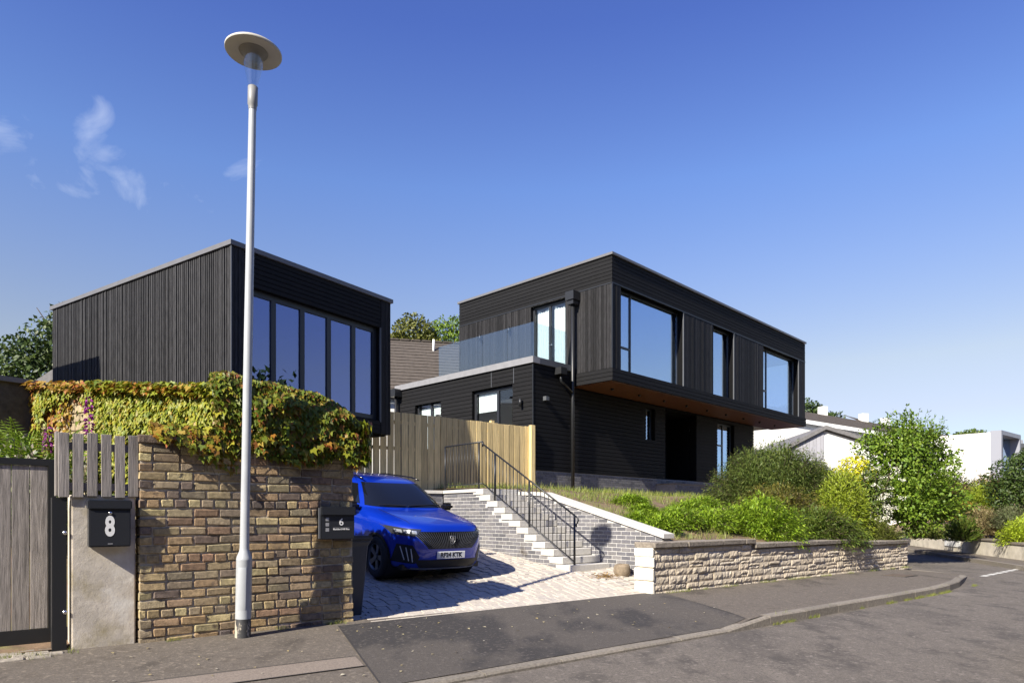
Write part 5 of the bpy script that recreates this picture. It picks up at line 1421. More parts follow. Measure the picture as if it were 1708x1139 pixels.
def blob_leaves(lobes, n, size, gap=0.35, shell=0.45, up=0.35, droop=0.3, fz=2.0):
    """leaf centres spread through lobes (centre, radii), thinned by noise so that gaps and clumps form"""
    C, Nn = [], []
    w = np.array([l[1][0] * l[1][1] + l[1][1] * l[1][2] + l[1][0] * l[1][2] for l in lobes]); w = w / w.sum()
    for (c, r), wi in zip(lobes, w):
        k = int(n * wi * 1.7)
        d = unit(k); rad = 1 - shell * rng.random(k) ** 1.6
        bump = np.array([noise.noise(Vector((x[0] * fz + c[0], x[1] * fz + c[1], x[2] * fz + c[2]))) for x in d])
        rad = rad * (1 + 0.28 * bump)
        p = d * rad[:, None] * np.array(r) + np.array(c)
        q = np.array([noise.noise(Vector(x * (2.2 / max(0.35, float(np.mean(r)))))) for x in p])
        keep = q > (-gap + 0.25 * rng.random(k) - 0.12)
        C.append(p[keep]); Nn.append(d[keep])
    C = np.concatenate(C); Nn = np.concatenate(Nn)
    if len(C) > n:
        s = rng.permutation(len(C))[:n]; C, Nn = C[s], Nn[s]
    N = Nn + np.array([0, 0, up]) + 0.75 * unit(len(C))
    A = unit(len(C)) + 0.6 * Nn + np.array([0, 0, -droop])
    sz = size * (0.65 + 0.7 * rng.random(len(C)))
    return C, N, A, sz
def limbs(mb, base, lobes, r0, k=6, split=0.4):
    base = Vector(base)
    top = sum((Vector(l[0]) for l in lobes), Vector()) / len(lobes)
    fork = base.lerp(top, split)
    mb.tube([base, base.lerp(fork, .5) + Vector((.03, .02, 0)), fork], [r0, r0 * .85, r0 * .7], 8)
    for c, r in lobes:
        c = Vector(c); mid = fork.lerp(c, .55) + Vector((random.uniform(-.1, .1), random.uniform(-.1, .1), .1)) * max(r)
        mb.tube([fork, mid, c], [r0 * .55, r0 * .35, r0 * .15], 6)
        for j in range(4):
            e = c + Vector((random.uniform(-1, 1) * r[0], random.uniform(-1, 1) * r[1], random.uniform(-.4, 1) * r[2])) * .75
            mb.tube([mid.lerp(c, .5), (mid.lerp(c, .5) + e) / 2 + Vector((0, 0, .05)), e], [r0 * .22, r0 * .13, r0 * .05], 5)
def tree(name, label, cat, base, lobes, n, size, m, r0=0.12, gap=0.35, shape='oval', group=None, **kw):
    t = thing(name, label, cat, (0, 0, 0), 0, group)
    base = Vector(base); t.location = base
    lobes = [(tuple(Vector(c) - base), r) for c, r in lobes]
    mb = MB(); limbs(mb, (0, 0, -.1), lobes, r0); mb.build('trunk', BARK, t, True)
    me = leaf_mesh('crown', m, *blob_leaves(lobes, n, size, gap, **kw), shape=shape)
    link('crown', me, t)
    return t
def spray_bush(name, label, base, radii, shoots, per, leaf, m, up=0.5, arch=0.5, shape='slim', stem=0.004, cat='shrub', group=None, squash=1.0, dirs=None, seed=1, rmin=0.55, spread=0.7):
    """shrub of arching shoots that carry small leaves all along, so its outline is spiky"""
    t = thing(name, label, cat, base, 0, group)
    r = np.random.default_rng(seed)
    C, N, A, Z = [], [], [], []
    mb = MB()
    for i in range(shoots):
        d = r.normal(size=3); d[2] = abs(d[2]) * squash + 0.05; d /= np.linalg.norm(d)
        end = d * np.array(radii) * (rmin + (1.12 - rmin) * r.random() ** 0.6)
        start = end * r.uniform(0.05, 0.45) * np.array([1, 1, .6])
        mid = (start + end) / 2 + np.array([0, 0, radii[2] * 0.22 * arch * r.random()])
        end = end + np.array([0, 0, -0.18 * arch * radii[2] * r.random()]) + np.array([0, 0, up * 0.12 * radii[2] * r.random()])
        tt = np.sort(r.random(per)) ** 0.8
        p = ((1 - tt) ** 2)[:, None] * start + (2 * tt * (1 - tt))[:, None] * mid + (tt ** 2)[:, None] * end
        dirv = 2 * (1 - tt)[:, None] * (mid - start) + 2 * tt[:, None] * (end - mid); dirv /= np.linalg.norm(dirv, axis=1, keepdims=True) + 1e-9
        side = r.normal(size=(per, 3))
        C.append(p + side * leaf * 0.12); A.append(dirv * 0.9 + spread * side); N.append(side + np.array([0, 0, .8]) + 0.6 * d)
        Z.append(leaf * (0.6 + 0.8 * r.random(per)))
        if i % 4 == 0: mb.tube([start * .2, mid, end], [stem * 2, stem, stem * .4], 3, cap=False)
    if shoots >= 500:      # inner leaves that fill the heart of a dense shrub
        rr_ = [q * .66 for q in radii]
        c_, n_, a_, z_ = blob_leaves([((0, 0, rr_[2] * .55), (rr_[0], rr_[1], rr_[2] * .8))], int(shoots * 1.6), leaf * 1.5, gap=.9, shell=.9)
        C.append(c_); N.append(n_); A.append(a_); Z.append(z_)
    link('foliage', leaf_mesh('foliage', m, np.concatenate(C), np.concatenate(N), np.concatenate(A), np.concatenate(Z), shape), t)
    mb.build('stems', BARK, t)
    return t

# ------------------------------------------------------------------ boundary wall and ivy
Q0 = Vector((-2.80, 7.88, 0)); Q1 = Vector((-7.65, 10.95, 0))
bdir = (Q1 - Q0).normalized(); BLEN = (Q1 - Q0).length
brot = math.atan2(bdir.y, bdir.x) + math.pi          # local x from far end back to the street, face on -y looks at the sun
bwall = thing('boundary_wall', 'tall buff stone boundary wall half hidden by hanging ivy left of the pavilion', 'wall', Q1, brot)
BSTONE = mat('buff_block', (0.34, 0.27, 0.17), 0.95, vary=0.16, noise_scale=12, noise_amt=0.25, bump=0.5)
BMORT = mat('buff_mortar', (0.36, 0.31, 0.22), 0.95, noise_scale=12, noise_amt=0.2)
def bw_top(x): return 3.38 - (3.38 - 2.72) * x / BLEN
MB().poly([(0, 0, .5), (BLEN, 0, 0), (BLEN, 0, bw_top(BLEN) - .05), (0, 0, bw_top(0) - .05), (0, .3, .5), (BLEN, .3, 0), (BLEN, .3, bw_top(BLEN) - .05), (0, .3, bw_top(0) - .05)],
   [(0, 1, 2, 3), (7, 6, 5, 4), (0, 4, 5, 1), (1, 5, 6, 2), (2, 6, 7, 3), (3, 7, 4, 0)]).build('core', BMORT, bwall)
blk = [bevelled('block', (0.285, 0.05, 0.118), BSTONE, 0.008, 1, 0.003, 0, s) for s in range(4)]
rw_ = random.Random(9)
for r in range(13):
    z = 1.75 + r * 0.128; x = 0.15 - (r % 2) * 0.14
    while x < 2.3:
        if z < bw_top(x) - 0.1: link('block', rw_.choice(blk), bwall, (max(x, .14), -0.012 + rw_.uniform(-.004, .004), z), (rw_.uniform(-.01, .01), 0, 0))
        x += 0.297
sdir = Vector((-0.5556, -0.8315, 0))
dwall = thing('shaded_garden_wall', 'dark shaded wall with a pale coping at the far left edge', 'wall', Q1 + sdir * 4.0 + Vector((0.05, 0.05, 0)), math.atan2(0.8315, 0.5556))
MB().box((0, -0.0, 0.4), (4.0, 0.3, 3.40)).build('core', mat('shade_darkened_stone', (0.07, 0.06, 0.05), .95, noise_scale=9, noise_amt=.4, bump=.5), dwall)  # stone colour darkened to paint in the wall's shade
MB().box((-.05, -0.06, 3.402), (4.05, .36, 3.48)).build('coping', COPING, dwall)

IVY_SUN = leafmat('ivy_yellow_green', [(0.11, 0.16, 0.012), (0.28, 0.28, 0.02), (0.18, 0.22, 0.015), (0.34, 0.30, 0.025), (0.20, 0.24, 0.02), (0.30, 0.19, 0.02), (0.09, 0.14, 0.012), (0.28, 0.28, 0.025), (0.16, 0.21, 0.016), (0.07, 0.11, 0.01)])
IVY_RED = leafmat('ivy_orange_red', [(0.30, 0.12, 0.015), (0.26, 0.20, 0.02), (0.28, 0.06, 0.02), (0.32, 0.22, 0.025), (0.20, 0.09, 0.02)])
IVY_MIX = leafmat('ivy_green_red', [(0.06, 0.11, 0.010), (0.16, 0.19, 0.015), (0.09, 0.14, 0.012), (0.24, 0.22, 0.02), (0.05, 0.09, 0.01), (0.20, 0.07, 0.02), (0.12, 0.16, 0.015), (0.08, 0.12, 0.01)])
def n3(a): return np.array([noise.noise(Vector(x)) for x in a])
ivy = thing('boundary_ivy', 'thick yellow-green ivy sheet covering the boundary wall below the pavilion', 'ivy', Q1, brot)
def ivy_sheet(n, x0, x1, ztop, zbot, thick, size, dens=None, flat=0.0):
    x = rng.uniform(x0, x1, n); t = rng.random(n)
    zt = np.array([ztop(v) for v in x]); zb = np.array([zbot(v) for v in x])
    z = zb + (zt - zb) * t
    bul = thick * (0.35 + 0.65 * np.sqrt(np.clip(1 - ((t - .45) / .6) ** 2, 0, 1))) * (0.8 + 0.4 * n3(np.stack([x * 2.2, z * 2.2, z * 0 + 4], 1)))
    y = -bul * (1 - 0.35 * rng.random(n) ** 2)
    C = np.stack([x, y, z], 1)
    if dens is not None: C = C[np.array([dens(a, b) for a, b in zip(x, z)]) > rng.random(n)]
    k = len(C)
    N = np.tile([0, -1.0, .45], (k, 1)) + 0.55 * unit(k)
    A = np.tile([0, -.25, -1.0], (k, 1)) + 0.55 * unit(k)
    return C, N, A, size * (0.7 + 0.6 * rng.random(k))
def bare(x, z):     # bare arch of stone near the far end
    e = ((x - 1.25) / 0.85) ** 2 + max(0, (z - 2.55) / 0.55) ** 2 * (1 if z > 2.55 else 0)
    return 0.03 if (e < 1 and x < 2.15) else (0.35 if x < 0.5 and z < 2.9 else 1.0)
link('foliage', leaf_mesh('foliage', IVY_SUN, *ivy_sheet(22000, 0.2, BLEN + 0.15, lambda x: bw_top(x) + 0.06 + 0.05 * noise.noise(Vector((x * 3, 0, 0))), lambda x: 1.4, 0.18, 0.072, bare), shape='ivy'), ivy)
def topx(n, m_, z0, z1, x0=0.0, x1=BLEN):
    x = rng.uniform(x0, x1, n); zt = np.array([bw_top(v) for v in x]); C = np.stack([x, rng.uniform(-.22, .32, n), zt + rng.uniform(z0, z1, n)], 1)
    return leaf_mesh('foliage', m_, C, np.tile([0, -.4, 1.0], (n, 1)) + .6 * unit(n), np.tile([0, -.8, -.5], (n, 1)) + .6 * unit(n), .075 * (.6 + .8 * rng.random(n)), 'ivy')
link('foliage', topx(2300, IVY_SUN, -.05, .10, 2.0), ivy)
link('foliage', topx(1500, IVY_RED, -.06, .08, 0, 4.6), ivy)
# hanging strands over the bare stone
Cs = []
for xs, zl in ((0.08, 2.2), (0.16, 2.35), (0.12, 2.5), (0.42, 2.75), (0.62, 2.35), (0.70, 2.5), (0.95, 2.6), (1.05, 2.75), (1.35, 2.95), (1.6, 2.9), (0.55, 2.9), (1.15, 2.45)):
    k = int((3.3 - zl) * 55); z = rng.uniform(zl, 3.32, k); Cs.append(np.stack([xs + .05 * rng.normal(size=k) + .04 * np.sin(z * 7), np.full(k, -.05) - .04 * rng.random(k), z], 1))
Cs = np.concatenate(Cs); k = len(Cs)
link('foliage', leaf_mesh('foliage', IVY_RED, Cs, np.tile([0, -1., .3], (k, 1)) + .5 * unit(k), np.tile([0, -.2, -1.], (k, 1)) + .5 * unit(k), .075 * (.6 + .7 * rng.random(k)), 'ivy'), ivy)

ivy2 = thing('wall_top_ivy', 'rounded mound of green and reddish ivy over the right end of the brick wall', 'ivy', S(BW_U0, BW_V, 0), UROT)
def mound(n, m_, size):
    x = rng.uniform(0.72, 2.42, n)
    ht = 2.80 - 0.10 * np.clip((x - 0.9) / 1.0, 0, 1) - 0.42 * np.clip((x - 1.75) / 0.67, 0, 1) ** 2 + 0.05 * n3(np.stack([x * 4, x * 0, x * 0], 1))
    lo = 1.98 - 0.05 * np.sin(x * 5) - 0.06 * n3(np.stack([x * 3, x * 0 + 9, x * 0], 1))
    ph = rng.random(n) ** 0.85 * 1.9 - 0.25             # angle round the rounded profile: front -> top -> back
    cy, cz = 0.24, (ht + lo) / 2 + 0.05
    ry = 0.36 * (0.85 + 0.3 * n3(np.stack([x * 3, ph * 2, x * 0 + 2], 1))); rzz = (ht - lo) / 2
    sh = 1 - 0.30 * rng.random(n) ** 2
    y = cy - ry * np.sign(np.cos(ph)) * np.abs(np.cos(ph)) ** 0.6 * sh; z = cz + rzz * np.sign(np.sin(ph)) * np.abs(np.sin(ph)) ** 0.7 * sh
    low = rng.random(n) < 0.35
    z = np.where(low, lo + (cz - lo) * rng.random(n), z); y = np.where(low, cy - ry * (0.75 + .2 * rng.random(n)), y)
    endcap = rng.random(n) < 0.10
    x = np.where(endcap, 2.36 + 0.09 * rng.random(n), x); y = np.where(endcap, cy + rng.uniform(-.35, .4, n), y); z = np.where(endcap, lo + (2.45 - lo) * rng.random(n), z)
    y = np.where((x > 0.72) & (x < 1.12), np.maximum(y, -0.02 + .05 * rng.random(n)), y)
    C = np.stack([x, y, z], 1)
    nn = np.stack([np.where(endcap, 1.0, 0), -np.abs(np.cos(ph)) - .2, np.maximum(.25, np.sin(ph))], 1)
    return C, nn + .6 * unit(n), np.tile([0, -.3, -1.], (n, 1)) + .6 * unit(n), size * (.65 + .7 * rng.random(n))
link('foliage', leaf_mesh('foliage', IVY_MIX, *mound(13500, None, .072), shape='ivy'), ivy2)
link('foliage', leaf_mesh('foliage', IVY_SUN, *mound(1900, None, .075), shape='ivy'), ivy2)
link('foliage', leaf_mesh('foliage', IVY_RED, *mound(800, None, .08), shape='ivy'), ivy2)
# straggling fringe over the left part of the wall top and under the mound
fr_c = []
for i in range(1700):
    x = rng.uniform(0.12, 2.40); d = rng.random() ** 1.4
    reach = 0.05 + 0.30 * max(0, min(1, (x - 0.1) / 0.8)) if x < 0.9 else 0.16 + 0.10 * math.sin(x * 9)
    fr_c.append((x, (0.06 - 0.16 * rng.random() * (0.4 + d)) if not .72 < x < 1.12 else 0.01 * rng.random(), 2.16 - d * reach * 1.15 + 0.10 * rng.random()))
fr_c = np.array(fr_c); k = len(fr_c)
half = rng.random(k) < 0.6
for sel, m_ in ((half, IVY_SUN), (~half, IVY_RED)):
    c = fr_c[sel]; k = len(c)
    link('foliage', leaf_mesh('foliage', m_, c, np.tile([0, -.8, .7], (k, 1)) + .5 * unit(k), np.tile([.1, -.5, -.9], (k, 1)) + .5 * unit(k), .072 * (.6 + .8 * rng.random(k)), 'ivy'), ivy2)
mb = MB()
for i in range(26):
    x = rng.uniform(.2, 2.35); z0 = 2.08; mb.tube([(x, -.02, z0 + .1), (x + rng.uniform(-.05, .08), -.05, z0 - .1), (x + rng.uniform(-.08, .14), -.03, z0 - .15 - .2 * rng.random())], [.004, .003, .002], 4)
mb.build('stems', BARK, ivy2)

# ------------------------------------------------------------------ plants in the garden at the left
FERN = leafmat('fern_green', [(0.14, 0.24, 0.02), (0.24, 0.33, 0.03), (0.18, 0.28, 0.02)])
def fern(base, h, seed, label):
    t = thing('fern', label, 'fern', base, 0, 'ferns and low plants behind the gate')
    r = np.random.default_rng(seed); C, N, A, Z = [], [], [], []
    mb = MB()
    for f in range(9):
        a = r.uniform(0, 6.28); lean = r.uniform(.25, .6); p0 = np.zeros(3); pts = []
        for q in np.linspace(0, 1, 26):
            p = np.array([math.cos(a) * lean * h * q ** 1.6, math.sin(a) * lean * h * q ** 1.6, h * (q - .28 * q * q)]); pts.append(p)
            if q > .12:
                w = .22 * h * (1 - q) ** .7 * min(1, q * 3)
                for s in (-1, 1):
                    sd = np.array([-math.sin(a) * s, math.cos(a) * s, .15]); C.append(p); A.append(sd + np.array([math.cos(a) * .4, math.sin(a) * .4, .2])); N.append(np.array([math.cos(a) * .3, math.sin(a) * .3, 1.])); Z.append(w + .02)
        mb.tube(pts[::5], [.006] * len(pts[::5]), 4)
    link('fronds', leaf_mesh('fronds', FERN, C, N, A, Z, 'slim'), t); mb.build('stems', FERN, t)
    return t
fern((-6.42, 8.9, 1.22), 1.80, 1, 'pale green fern fronds rising leftmost behind the gate')
fern((-6.1, 9.1, 1.22), 1.75, 2, 'pale green fern beside the foxglove behind the gate')
fern((-6.6, 9.4, 1.3), 1.75, 3, 'pale green fern set back against the shaded wall')
LOWMIX = leafmat('low_plant_mix', [(0.06, 0.11, 0.02), (0.20, 0.22, 0.10), (0.10, 0.16, 0.03), (0.30, 0.26, 0.22), (0.09, 0.13, 0.05)])
spray_bush('leafy_plant', 'silvery mixed low plants just above the gate top', (-5.72, 8.3, .95), (.5, .35, 1.28), 260, 9, .06, LOWMIX, seed=4, shape='oval', group=None, cat='plant')
spray_bush('leafy_plant', 'low plants with pale flowers leftmost above the gate top', (-6.12, 8.3, .95), (.5, .35, 1.30), 220, 9, .06, LOWMIX, seed=5, shape='oval', cat='plant')
spray_bush('leafy_plant', 'greenish low plants between the gate and the grey palings', (-5.45, 8.45, .95), (.3, .3, 1.25), 150, 9, .06, LOWMIX, seed=6, shape='oval', cat='plant')
PURP = leafmat('foxglove_bells', [(0.28, 0.03, 0.24), (0.36, 0.06, 0.32), (0.22, 0.02, 0.18)])
def foxglove(base, h, z0, z1, label, seed):
    t = thing('foxglove', label, 'flower', base, 0, 'foxgloves in the left garden')
    MB().tube([(0, 0, 0), (.01, 0, h * .6), (-.02, 0, h - .08), (-.09, 0, h)], [.008, .007, .004, .002], 5).build('stem', FERN, t, True)
    r = np.random.default_rng(seed); n = 60; q = r.random(n); a = r.uniform(0, 6.28, n)
    z = z0 + (z1 - z0) * q; rad = .03 + .025 * (1 - q)
    C = np.stack([rad * np.cos(a) * .4, rad * np.sin(a) * .4, z], 1); A = np.stack([np.cos(a), np.sin(a), np.full(n, -.7)], 1)
    link('bells', leaf_mesh('bells', PURP, np.concatenate([C, C]), np.concatenate([unit(n), unit(n)]), np.concatenate([A, A]), np.full(2 * n, .06), 'oval'), t)
    n = 14; a = r.uniform(0, 6.28, n); C = np.stack([a * 0, a * 0, r.uniform(.05, .5, n) * h * .6], 1)
    link('leaf', leaf_mesh('leaf', FERN, C, np.tile([0, 0, 1.], (n, 1)), np.stack([np.cos(a), np.sin(a), a * 0 + .2], 1), .22, 'oval'), t)
foxglove((-5.42, 8.75, .95), 2.05, 1.42, 1.92, 'taller purple foxglove spike above the grey palings', 3)
foxglove((-6.05, 8.9, .98), 1.62, 1.18, 1.50, 'shorter purple foxglove spike nearer the gate', 8)

# ------------------------------------------------------------------ bushes on the bank
OLIVE = leafmat('cotoneaster_leaf', [(0.075, 0.118, 0.024), (0.12, 0.165, 0.036), (0.06, 0.10, 0.020), (0.16, 0.19, 0.045), (0.09, 0.13, 0.028)])
BRIGHT = leafmat('bright_green_leaf', [(0.16, 0.27, 0.016), (0.24, 0.36, 0.022), (0.09, 0.18, 0.012), (0.29, 0.39, 0.03), (0.13, 0.22, 0.014)])
MID = leafmat('mid_green_leaf', [(0.07, 0.12, 0.018), (0.11, 0.16, 0.02), (0.05, 0.09, 0.012), (0.15, 0.17, 0.03)])
LIME = leafmat('lime_conifer', [(0.20, 0.27, 0.02), (0.28, 0.34, 0.03), (0.15, 0.22, 0.015), (0.32, 0.36, 0.03)])
YELL = leafmat('golden_leaf', [(0.52, 0.48, 0.01), (0.62, 0.56, 0.015), (0.42, 0.42, 0.012), (0.50, 0.50, 0.02)])
TREEG = leafmat('tree_leaf', [(0.09, 0.165, 0.015), (0.15, 0.24, 0.02), (0.06, 0.12, 0.012), (0.21, 0.29, 0.03), (0.12, 0.20, 0.018)])
DARKG = leafmat('dark_tree_leaf', [(0.035, 0.065, 0.012), (0.055, 0.09, 0.015), (0.028, 0.052, 0.010), (0.08, 0.115, 0.02)])
TANL = leafmat('tan_foliage', [(0.26, 0.20, 0.10), (0.20, 0.17, 0.07), (0.32, 0.25, 0.13), (0.16, 0.16, 0.05)])
ORNG = leafmat('orange_foliage', [(0.35, 0.22, 0.03), (0.28, 0.20, 0.04), (0.40, 0.28, 0.05)])
RUST = leafmat('rust_foliage', [(0.16, 0.09, 0.03), (0.20, 0.13, 0.04), (0.12, 0.10, 0.03)])
spray_bush('cotoneaster_bush', 'large olive-green spiky bush in front of the black house', (7.05, 18.3, 1.35), (1.85, 1.45, 1.80), 4600, 28, .085, OLIVE, up=.9, arch=.55, seed=11, squash=1.0)
spray_bush('leafy_bush', 'bright green feathery shrub above the step in the stone wall', S(13.1, 8.0, .72), (.95, .80, 1.0), 2000, 18, .08, BRIGHT, seed=12, arch=.8)
spray_bush('leafy_bush', 'dark green low shrub spilling over the middle of the stone wall', S(15.0, 7.85, .62), (1.25, .80, .88), 2200, 18, .075, MID, seed=13, arch=.9)
spray_bush('leafy_bush', 'mottled bronze-green shrub between the olive bush and the stone wall', S(15.1, 8.8, .95), (1.25, .8, 1.12), 1900, 17, .075, leafmat('bronze_leaf', [(0.10, 0.12, 0.02), (0.19, 0.16, 0.03), (0.08, 0.10, 0.02), (0.24, 0.19, 0.04)]), seed=14, arch=.7)
spray_bush('conifer_shrub', 'tall lime green drooping conifer right of the olive bush', S(17.0, 8.15, .7), (.72, .62, 1.75), 2800, 20, .075, LIME, seed=15, up=0, arch=1.0, squash=1.5, spread=.45)
spray_bush('conifer_shrub', 'twin-tipped lime green conifer behind the drooping one', (8.3, 18.3, 1.2), (.55, .5, 1.40), 1300, 17, .065, LIME, seed=16, up=.3, arch=.6, squash=1.8, spread=.4)
tree('golden_shrub', 'bright yellow shrub beside the white gable', 'shrub', (10.2, 20.3, 1.6), [((10.15, 20.3, 2.62), (.50, .5, .46)), ((10.45, 20.3, 2.35), (.4, .45, .4)), ((9.9, 20.2, 2.25), (.35, .4, .45))], 3600, .075, YELL, .04, gap=.6)
tree('leafy_tree', 'tall loose green tree at the corner beyond the stone wall', 'tree', (11.0, 20.4, 1.0),
     [((11.40, 20.2, 2.9), (1.15, 1.0, .85)), ((12.30, 20.6, 2.6), (1.05, .9, .9)), ((11.30, 20.0, 1.9), (1.15, .9, .75)), ((12.50, 20.3, 1.7), (1.0, .8, .7)), ((11.90, 20.4, 3.5), (.8, .7, .65)), ((10.90, 20.5, 3.45), (.6, .6, .55)), ((12.95, 20.6, 3.0), (.55, .5, .5)), ((11.80, 19.8, 1.3), (1.0, .7, .5)), ((12.60, 20.5, 3.65), (.4, .4, .45))],
     12500, .10, TREEG, .07, gap=.16, shell=.8)
spray_bush('leafy_tree', 'wispy upright twigs crowning the loose green tree', (11.8, 20.4, 3.1), (1.45, 1.0, 1.25), 170, 22, .08, TREEG, seed=18, up=1.2, arch=.1, squash=1.6, shape='oval', rmin=.7, cat='tree')
spray_bush('leafy_tree', 'spreading lower branches of the loose green tree over the road corner', (11.75, 20.2, 1.2), (1.75, 1.2, 2.15), 620, 34, .09, TREEG, seed=21, up=.7, arch=.35, squash=.9, shape='oval', rmin=.45, cat='tree')
WHFL = leafmat('white_blossom', [(0.74, 0.72, 0.60), (0.80, 0.78, 0.70), (0.66, 0.64, 0.48)])
fl = thing('flowering_shrub', 'shrub with arching sprays of creamy white blossom', 'shrub', (9.75, 18.3, 1.0))
Cf = []
rfl = np.random.default_rng(44)
for i in range(46):
    a = rfl.uniform(0, 6.28); q = rfl.random(); c = np.array([.16 * rfl.normal() + .05 + .30 * q * (1 if i % 3 == 0 else -.3), .25 * rfl.normal() - .15, .15 + 1.45 * q]); m_ = 34
    Cf.append(c + rfl.normal(size=(m_, 3)) * np.array([.055, .055, .025]))
Cf = np.concatenate(Cf); k = len(Cf)
link('blossom', leaf_mesh('blossom', WHFL, Cf, np.tile([0, -.3, 1.], (k, 1)) + .5 * unit(k), unit(k), .04, 'oval'), fl)
link('foliage', leaf_mesh('foliage', MID, *blob_leaves([((0, .1, .75), (.5, .4, .85))], 2600, .08), shape='oval'), fl)
mb = MB(); [mb.tube([(0, 0, -.1), (.15 * math.cos(i), .15 * math.sin(i), .7), (.35 * math.cos(i * 1.1), .3 * math.sin(i), 1.45)], [.015, .01, .005], 5) for i in range(7)]; mb.build('stems', BARK, fl)
spray_bush('leafy_bush', 'small olive tuft at the right end of the stone wall', S(17.75, 7.7, .6), (.7, .5, .62), 1100, 15, .06, leafmat('olive_tuft', [(0.10, 0.13, 0.02), (0.16, 0.18, 0.03), (0.07, 0.09, 0.015)]), seed=19)
# low growth over the bank
spots = [(10.3, 8.9, .4, .18, 'bright green clump nearest the sloping coping'), (11.2, 9.6, .4, .15, 'bright green clump halfway up the bank'), (10.9, 8.5, .62, .34, 'bright green clump behind the first capstones'),
         (11.8, 8.35, .68, .38, 'bright green clump behind the middle of the higher capstones'), (12.3, 9.3, .65, .32, 'bright green clump in the middle of the bank'), (13.3, 9.7, .7, .34, 'bright green clump left of the olive bush'), (10.0, 8.2, .45, .26, 'bright green clump where coping meets stone wall'), (12.6, 8.3, .5, .42, 'bright green clump beside the feathery shrub'), (11.6, 10.3, .5, .2, 'thin green clump high on the bank')]
for i, (u, v, r_, h, lab) in enumerate(spots):
    spray_bush('ground_cover', lab, S(u, v, bank_z(u, v) - .03), (r_, r_ * .8, h * 1.25), 620, 14, .065, BRIGHT, seed=30 + i, cat='plant', group='low green plants on the bank', arch=.9)
GRASS = leafmat('bank_grass', [(0.15, 0.21, 0.03), (0.24, 0.26, 0.06), (0.11, 0.18, 0.02), (0.28, 0.25, 0.09)])
def grass_patch(name, n, fu, size, m_, zf):
    uv = np.array([fu() for _ in range(n)]); C = np.array([S(a, b, zf(a, b) - .01) for a, b in uv])
    N = unit(n); A = np.tile([0, 0, 1.], (n, 1)) + .55 * unit(n)
    return stuff(link(name, leaf_mesh(name, m_, C, N, A, size * (.4 + .9 * rng.random(n)), 'blade')))
def fu_bank():
    while True:
        u, v = rng.uniform(9.45, 20), rng.uniform(7.6, 15)
        if noise.noise(Vector((u * 1.1, v * 1.1, 7))) > -0.18 + 0.25 * rng.random(): return u, v
gg = grass_patch('bank_grass', 16000, fu_bank, .16, GRASS, bank_z); gg['label'] = 'thin dry grass and weeds on the earth bank'; gg['category'] = 'grass'
def fu_kerb():
    t = rng.random()
    if t < .45: u = rng.uniform(8.2, 16); return u + .05 * rng.normal(), 4.82 + .02 * rng.normal() + (0.25 * ((u - 13) / 4) ** 2 if u > 13 else 0)
    if t < .75: return rng.uniform(8.9, 18.2), 7.12 - abs(.05 * rng.normal())
    if t < .9: return rng.uniform(1.3, 3.5), 7.50 - abs(.03 * rng.normal())
    return rng.uniform(-.4, .8), 7.45 + .08 * rng.normal()
def kz(u, v): return -.095 if v < 4.86 + (0.25 * ((u - 13) / 4) ** 2 if u > 13 else 0) else foot_z(u, v, 4.9)
def fu_kerb2():
    while True:
        u, v = fu_kerb()
        if noise.noise(Vector((u * 2.3, v, 5))) > 0.05: return u, v
g2 = grass_patch('kerb_weeds', 5200, fu_kerb2, .055, leafmat('weed_green', [(0.15, 0.19, 0.03), (0.24, 0.24, 0.06), (0.10, 0.15, 0.02)]), kz); g2['label'] = 'small weeds along kerb and wall foot'; g2['category'] = 'weeds'
STRAW = leafmat('dry_straw', [(0.34, 0.22, 0.08), (0.42, 0.28, 0.12), (0.28, 0.17, 0.06)])
n = 500; cc = rng.normal(size=(n, 2)) * [.16, .08]
st_ = link('straw', leaf_mesh('straw', STRAW, np.array([S(8.75 + a, 8.28 + b, drive_z(8.28 + b) + .012 + .02 * rng.random()) for a, b in cc]), np.tile([0, 0, 1.], (n, 1)) + .3 * unit(n), unit(n) * [1, 1, .15], .07, 'slim'))
stuff(st_); st_['label'] = 'scatter of dry straw at the stair foot'; st_['category'] = 'straw'
# fallen leaves and petals on the pavement
n = 90; uu = rng.uniform(0.5, 8.2, n); vv = rng.uniform(5.2, 7.2, n)
lf_ = link('leaf_litter', leaf_mesh('leaf_litter', leafmat('litter', [(0.45, 0.40, 0.25), (0.38, 0.30, 0.12), (0.60, 0.57, 0.48)]), np.array([S(a, b, foot_z(a, b, 4.9) + .012) for a, b in zip(uu, vv)]), np.tile([0, 0, 1.], (n, 1)) + .2 * unit(n), unit(n) * [1, 1, .1], .025 + .03 * rng.random(n), 'oval'))
stuff(lf_); lf_['label'] = 'scattered pale leaf litter on the pavement'; lf_['category'] = 'leaf litter'

